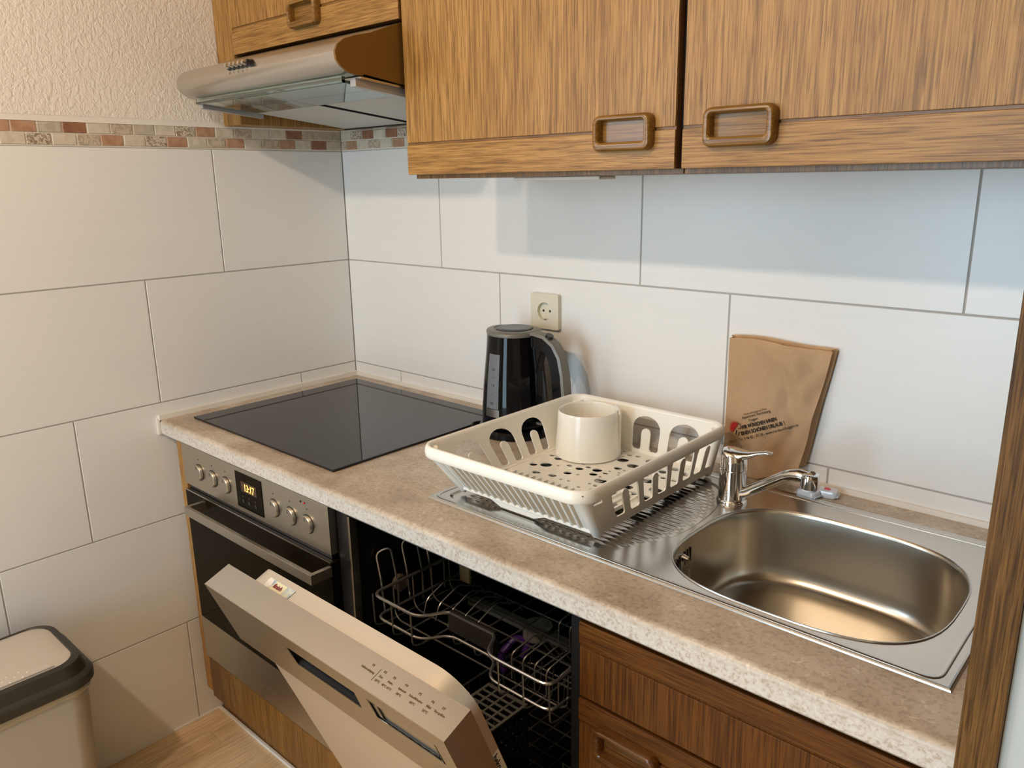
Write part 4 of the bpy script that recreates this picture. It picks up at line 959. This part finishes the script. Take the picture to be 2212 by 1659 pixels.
# ------------------------------------------------------------------ kettle
def kettle():
    K = thing('kettle', 'black electric kettle with a grey lid and water gauge, below the socket', 'kettle', (0.735, -0.105, ZW))
    c = (0.735, -0.105)
    bm = bmesh.new(); lathe(bm, c, [(0.084, ZW + 0.0002), (0.087, ZW + 0.004), (0.087, ZW + 0.012), (0.082, ZW + 0.018), (0.05, ZW + 0.020)], 40)
    tube(bm, fil([(0.66, -0.15, ZW + 0.004), (0.640, -0.158, ZW + 0.005), (0.632, -0.135, ZW + 0.006), (0.650, -0.11, ZW + 0.006)], 0.01, 3), 0.003, 8)
    obj('power_base', bm, glossblack, K)
    bm = bmesh.new(); rings = []; n = 48
    prof = [(0.072, 0.872), (0.0755, 0.876), (0.0755, 0.884), (0.0742, 0.92), (0.0715, 0.96), (0.0675, 1.0), (0.0630, 1.04), (0.0600, 1.068), (0.0590, 1.078)]
    for r, z in prof:
        ring = []
        for i in range(n):
            a = 2 * math.pi * i / n; rr = r
            if z > 1.03: rr += 0.010 * max(0, math.cos(a - math.pi)) ** 6 * (z - 1.03) / 0.048
            ring.append((c[0] + rr * math.cos(a), c[1] + rr * math.sin(a), z))
        rings.append(ring)
    loft(bm, rings, True, True, True); body = obj('body', bm, glossblack, K, ang=50)
    # grey collar + dark lid
    bm = bmesh.new(); rings = []
    for d, z in ((0.0, 1.0782), (0.0012, 1.083), (-0.001, 1.087), (-0.006, 1.0890), (-0.016, 1.0895), (-0.018, 1.0870)):
        ring = []
        for i in range(n):
            a = 2 * math.pi * i / n; rr = 0.059 + d + 0.010 * max(0, math.cos(a - math.pi)) ** 6
            ring.append((c[0] + rr * math.cos(a), c[1] + rr * math.sin(a), z))
        rings.append(ring)
    loft(bm, rings, True, True, True); obj('collar', bm, greypl, K, 'grey collar', ang=50)
    bm = bmesh.new(); lathe(bm, c, [(0.0405, 1.0872), (0.0405, 1.0905), (0.037, 1.0925), (0.02, 1.0915)], 36); obj('lid', bm, plain('dark_grey_lid', (0.05, 0.05, 0.05), 0.3), K)
    # handle: sweep in the xz-plane towards +x
    path = [(0.775, 1.0785), (0.800, 1.0825), (0.828, 1.0790), (0.852, 1.064), (0.868, 1.040), (0.876, 1.005), (0.880, 0.965), (0.880, 0.930), (0.872, 0.905), (0.850, 0.893), (0.815, 0.890), (0.798, 0.890)]
    def sweep(off0, off1, wy, m_, name):
        bm = bmesh.new(); rings = []
        for i, (x, z) in enumerate(path):
            a = Vector(path[max(i - 1, 0)]); b = Vector(path[min(i + 1, len(path) - 1)]); t = (b - a).normalized(); nn = Vector((-t.y, t.x))  # inward left normal -> outer
            o = []
            for d, yy in ((off0, -wy), (off1, -wy * 0.85), (off1, wy * 0.85), (off0, wy)):
                o.append((x + nn.x * d, c[1] + yy, z + nn.y * d))
            rings.append(o)
        loft(bm, rings, True, True, True); return obj(name, bm, m_, K, ang=40)
    sweep(-0.025, 0.0, 0.014, glossblack, 'handle')
    sweep(0.0002, 0.006, 0.015, greypl, 'handle_cover')
    # black wedge joining body and handle at the top
    bm = bmesh.new(); prism(bm, [(0.768, 0.900), (0.806, 0.900), (0.810, 0.95), (0.808, 1.0), (0.815, 1.030), (0.825, 1.055), (0.835, 1.062), (0.815, 1.070), (0.775, 1.074)], 'y', c[1] - 0.012, c[1] + 0.012, 0.003); obj('handle_bracket', bm, glossblack, K)
    bm = bmesh.new(); cyl(bm, (0.834, c[1], 1.078), (0.838, c[1], 1.0865), 0.009, 0.0085, 18); obj('button', bm, blackpl, K)
    # water gauge facing the room
    def gauge(name, z0, z1, a0, a1, off, m_, lab=None, nz=8):
        bm = bmesh.new(); rings = []
        for j in range(nz + 1):
            z = z0 + (z1 - z0) * j / nz
            for (ra, za), (rb, zb_) in zip(prof, prof[1:]):
                if za <= z <= zb_: r = ra + (rb - ra) * (z - za) / (zb_ - za)
            rings.append([(c[0] + (r + off) * math.cos(R(a)), c[1] + (r + off) * math.sin(R(a)), z) for a in [a0 + (a1 - a0) * i / 8 for i in range(9)]])
        loft(bm, rings, False); sol = bmesh.ops.solidify(bm, geom=bm.faces, thickness=0.0012); return obj(name, bm, m_, K, lab, ang=50)
    gauge('water_gauge', 0.920, 1.041, -106, -78, 0.0012, plain('smoky_gauge', (0.30, 0.32, 0.36), 0.2), 'smoky grey water gauge')
    gauge('gauge_clip', 0.902, 0.9195, -106, -76, 0.0022, inox, 'silver clip', 2)
    for z, s in ((1.005, '1.7'), (0.988, '\u2014'), (0.970, '1.0'), (0.950, '\u2014'), (0.930, '0.5')):
        r = 0.0735 + (0.92 - z) * 0.085 + 0.0022; a = R(-95)
        text(s, 0.0075, (c[0] + r * math.cos(a), c[1] + r * math.sin(a), z), (math.cos(R(-5)), math.sin(R(-5)), 0), (-0.08 * math.cos(a), -0.08 * math.sin(a), 1), ink, K, 'lettering', 'LEFT', 0.0003)
kettle()

# ------------------------------------------------------------------ paper bag
def paper_bag():
    P = thing('paper_bag', 'brown paper bag with red and black print leaning on the tiles behind the tap', 'bag', (1.30, -0.03, ZW))
    rnd = random.Random(3)
    # front sheet on a grid; s across 0..1, t up 0..1
    def edge_l(t): return 1.2105 + 0.002 * math.sin(t * 5)
    def edge_r(t): return 1.364 + 0.0385 * t + 0.0004 * math.sin(t * 9)
    H0, H1 = ZW + 0.001, 1.112
    def P3(s, t, w_=0.0):
        x = edge_l(t) + (edge_r(t) - edge_l(t)) * s
        zb_ = H0 + 0.036 * max(0, (s - 0.52) / 0.48) ** 1.1; ztp = H1 - 0.003 * s + 0.002 * math.sin(s * 7) + 0.004 * math.sin(s * math.pi)
        z = zb_ + (ztp - zb_) * t
        y = -0.031 + 0.012 * t - 0.008 * math.sin(math.pi * s) * (1 - t * 0.6)
        y += 0.0022 * math.sin(9 * s + 5 * t + 1.0) * math.sin(7 * t + 2 * s) + 0.0022 * math.sin(23 * s - 13 * t) * max(0, s - 0.3)
        d = abs((s - 0.62) - (0.75 - t) * 0.5) ; y += 0.0045 * math.exp(-(d * 16) ** 2) * (1 if 0.3 < t < 0.85 else 0.3)
        d2 = abs((s - 0.9) + (t - 0.55) * 0.7); y -= 0.004 * math.exp(-(d2 * 14) ** 2)
        return (x, y + w_, z)
    n, m_ = 28, 34
    bm = bmesh.new(); rings = [[P3(i / n, j / m_) for i in range(n + 1)] for j in range(m_ + 1)]
    loft(bm, rings, False); bmesh.ops.solidify(bm, geom=bm.faces, thickness=0.0004); F = obj('front_sheet', bm, paper, P, ang=180)
    bm = bmesh.new()
    def Q3(s, t): 
        p = P3(s, t); return (p[0] + 0.006 * (s - 0.3), -0.0085 + 0.0015 * t, p[2] + (0.004 if t > 0.98 else 0))
    loft(bm, [[Q3(i / n, j / m_) for i in range(n + 1)] for j in range(m_ + 1)], False); bmesh.ops.solidify(bm, geom=bm.faces, thickness=0.0004); obj('back_sheet', bm, paper, P, ang=180)
    for s in (0, 1):
        bm = bmesh.new(); rows = []
        for j in range(m_ + 1):
            t = j / m_; a, b = Vector(P3(s, t)), Vector(Q3(s, t)); mid = (a + b) / 2 + Vector((0.006 if s == 0 else -0.006, 0, 0)); rows.append([a, mid, b])
        loft(bm, rows, False); bmesh.ops.solidify(bm, geom=bm.faces, thickness=0.0004); obj('gusset', bm, paper, P, ang=180)
    # print: lines climb to the right on the sheet
    ang = math.atan2(0.06, 0.131)
    def onb(x, z):
        best = None
        t = (z - H0) / (H1 - H0); s = (x - edge_l(t)) / (edge_r(t) - edge_l(t)); return P3(s, t)[1] - 0.0016
    def line(s_, x, z, size, m2=ink, bold=0.0, wx=1.0):
        o = text(s_, size, (x, 0, z), (math.cos(ang), 0, math.sin(ang)), (-math.sin(ang), 0, math.cos(ang)), m2, F, 'lettering', depth=0.0001, bold=bold, sx=wx)
        for v in o.data.vertices: v.co.y = onb(v.co.x, v.co.z)
    line('Ferienwohnungen am Meer', 1.2520, 0.9690, 0.0062, inkb, 0, 0.74)
    line('Appartment Vermietung', 1.2490, 0.9610, 0.0078, ink, 0.0, 0.80)
    line('Duggen', 1.2630, 0.9595, 0.0068, ink)
    line('WIR W\u00dcNSCHEN IHNEN', 1.2500, 0.9415, 0.0098, ink, 0.0003, 0.68)
    line('EINEN SCH\u00d6NEN URLAUB !', 1.2510, 0.9300, 0.0098, ink, 0.0003, 0.74)
    line('N\u00e4he 3 \u00b7 Tel. 0 46 82 - 23 28 - www.nordseeduggen.de', 1.2255, 0.9080, 0.0073, ink, 0.0, 0.88)
    cx, cz = 1.2360, 0.9415
    def flat(name, polys, m2):
        bm = bmesh.new()
        for o in polys: holed(bm, [o], 0.0002, lambda u, v, w_: (u, onb(u, v) - 0.0002 + w_, v))
        obj(name, bm, m2, F, smooth=False)
    star = []
    for i in range(0, 25):
        a = R(55 + i * 190 / 24); r = 0.0150 if i % 2 else 0.0082
        star.append((cx + r * math.cos(a), cz + r * math.sin(a)))
    flat('sun_print', [star], red_ink)
    flat('print_marks', [[(cx + 0.006, cz + 0.000), (cx + 0.0085, cz + 0.0015), (cx + 0.0085, cz - 0.001)], [(cx + 0.0092, cz + 0.002), (cx + 0.0125, cz + 0.003), (cx + 0.0115, cz - 0.0002)]] +
         [[(cx + 0.005 * math.cos(a) + 0.006, cz + 0.005 * math.sin(a) + 0.004), (cx + 0.0085 * math.cos(a + .1) + 0.006, cz + 0.0085 * math.sin(a + .1) + 0.004), (cx + 0.005 * math.cos(a + .25) + 0.006, cz + 0.005 * math.sin(a + .25) + 0.004)] for a in [R(q) for q in (-10, 12, 34, 56, 78)]] +
         [[(cx + 0.003, cz - 0.003), (cx + 0.005, cz - 0.004), (cx + 0.0035, cz - 0.013), (cx + 0.002, cz - 0.012)], [(cx + 0.009, cz - 0.006), (cx + 0.011, cz - 0.005), (cx + 0.009, cz - 0.014), (cx + 0.0078, cz - 0.013)]], ink)
paper_bag()

# ------------------------------------------------------------------ dishwasher tablets
film = plain('tablet_wrapper', (0.66, 0.74, 0.84), 0.2, coat=0.6)
def tablet(x, y, rot, label):
    T_ = thing('dishwasher_tablet', label, 'tablet', (x, y, ZW), 'wrapped dishwasher tablets behind the sink')
    ca, sa = math.cos(rot), math.sin(rot)
    fn = lambda v: (x + v[0] * ca - v[1] * sa, y + v[0] * sa + v[1] * ca, v[2])
    bm = bmesh.new()
    rings = []
    for k_, z in ((0.88, 0.0003), (1.0, 0.003), (1.0, 0.009), (0.90, 0.0125), (0.75, 0.0135)):
        rings.append([fn((a * k_, b * k_, ZW + z)) for a, b in rrect(0, 0, 0.037, 0.026, 0.007)])
    loft(bm, rings, True, True, True); o = obj('wrapper', bm, film, T_)
    bm = bmesh.new(); rings = [[fn((a, b, ZW + 0.0136)) for a, b in circle(0, 0, 0.006, 16, 0.0045)], [fn((a, b, ZW + 0.0150)) for a, b in circle(0, 0, 0.005, 16, 0.0036)]]
    loft(bm, rings, True, True, True); obj('red_dot', bm, plain('tablet_red', (0.65, 0.06, 0.09), 0.3), T_, 'red round centre')
    bm = bmesh.new()
    g = bmesh.new(); box(g, 0.018, 0.0205, -0.011, 0.011, ZW + 0.004, ZW + 0.0055); box(g, -0.0205, -0.018, -0.011, 0.011, ZW + 0.004, ZW + 0.0055); merge(bm, g, fn); obj('sealed_edge', bm, film, T_)
tablet(1.421, -0.036, R(8), 'wrapped dishwasher tablet with a red dot, right of the tap spout')
tablet(1.396, -0.058, R(-12), 'wrapped dishwasher tablet half hidden behind the end of the tap spout')

# ------------------------------------------------------------------ waste bin
def waste_bin():
    B = thing('waste_bin', 'grey plastic waste bin with a charcoal lid rim against the tiled wall', 'bin', (0.15, -1.1, 0))
    y1 = -0.900; y0 = -1.30; x0, x1 = 0.022, 0.284
    def rc(i, z, r=0.05): return [(a, b, z) for a, b in rrect((x0 + x1) / 2, (y0 + y1) / 2, x1 - x0 - 2 * i, y1 - y0 - 2 * i, r, 7)]
    bm = bmesh.new(); loft(bm, [rc(0.030, 0.0005, 0.04), rc(0.028, 0.006, 0.042), rc(0.014, 0.36, 0.048), rc(0.013, 0.415, 0.048)], True, True, True); obj('body', bm, bin_grey, B, ang=50)
    bm = bmesh.new(); loft(bm, [rc(0.010, 0.396, 0.05), rc(0.008, 0.400, 0.05), rc(0.009, 0.412, 0.05)], True)
    rnd = random.Random(2)
    for v in bm.verts: v.co.z += rnd.uniform(-0.006, 0.002); v.co.x += rnd.uniform(-0.001, 0.001)
    obj('liner_edge', bm, plain('clear_bag_film', (0.62, 0.52, 0.36), 0.25, trans=0.3), B, 'crumpled bag edge')
    bm = bmesh.new(); loft(bm, [rc(0.003, 0.412, 0.055), rc(0.0, 0.416, 0.056), rc(0.0, 0.430, 0.056), rc(0.002, 0.434, 0.055), rc(0.010, 0.440, 0.052), rc(0.016, 0.458, 0.050), rc(0.019, 0.463, 0.049), rc(0.0295, 0.4665, 0.045), rc(0.031, 0.4645, 0.044), rc(0.034, 0.463, 0.044)], True); obj('lid_rim', bm, bin_dark, B, 'charcoal lid rim', ang=30)
    bm = bmesh.new(); rings = [rc(0.0312, 0.4635, 0.044)]
    for i, z in ((0.034, 0.4655), (0.05, 0.4675), (0.08, 0.469)): rings.append(rc(i, z, 0.04))
    loft(bm, rings, True, False, True); lid = obj('lid', bm, lid_grey, B, 'silver grey lid', ang=60)
    # oval grip patch with raised dots
    bm = bmesh.new(); pc = (0.262, -1.13)
    pts = [(a, b) for a, b in circle(0.250, -1.13, 0.050, 32, 0.155) if a < 0.2525]
    prism(bm, [(a, b) for a, b in pts], 'z', 0.4660, 0.4694); obj('grip_patch', bm, lid_grey, lid)
    for r_ in range(3):
        for i in range(11):
            y = -1.03 - i * 0.022 + (0.011 if r_ % 2 else 0); x = 0.246 - r_ * 0.012
            if ((x - 0.250) / 0.046) ** 2 + ((y + 1.13) / 0.145) ** 2 > 1: continue
            bm = bmesh.new(); lathe(bm, (x, y), [(0.0022, 0.4692), (0.0017, 0.4702), (0.0006, 0.4706)], 8); obj('grip_dot', bm, plain('dot_cream', (0.85, 0.75, 0.6), 0.3) if 'dot_cream' not in bpy.data.materials else bpy.data.materials['dot_cream'], lid)
waste_bin()
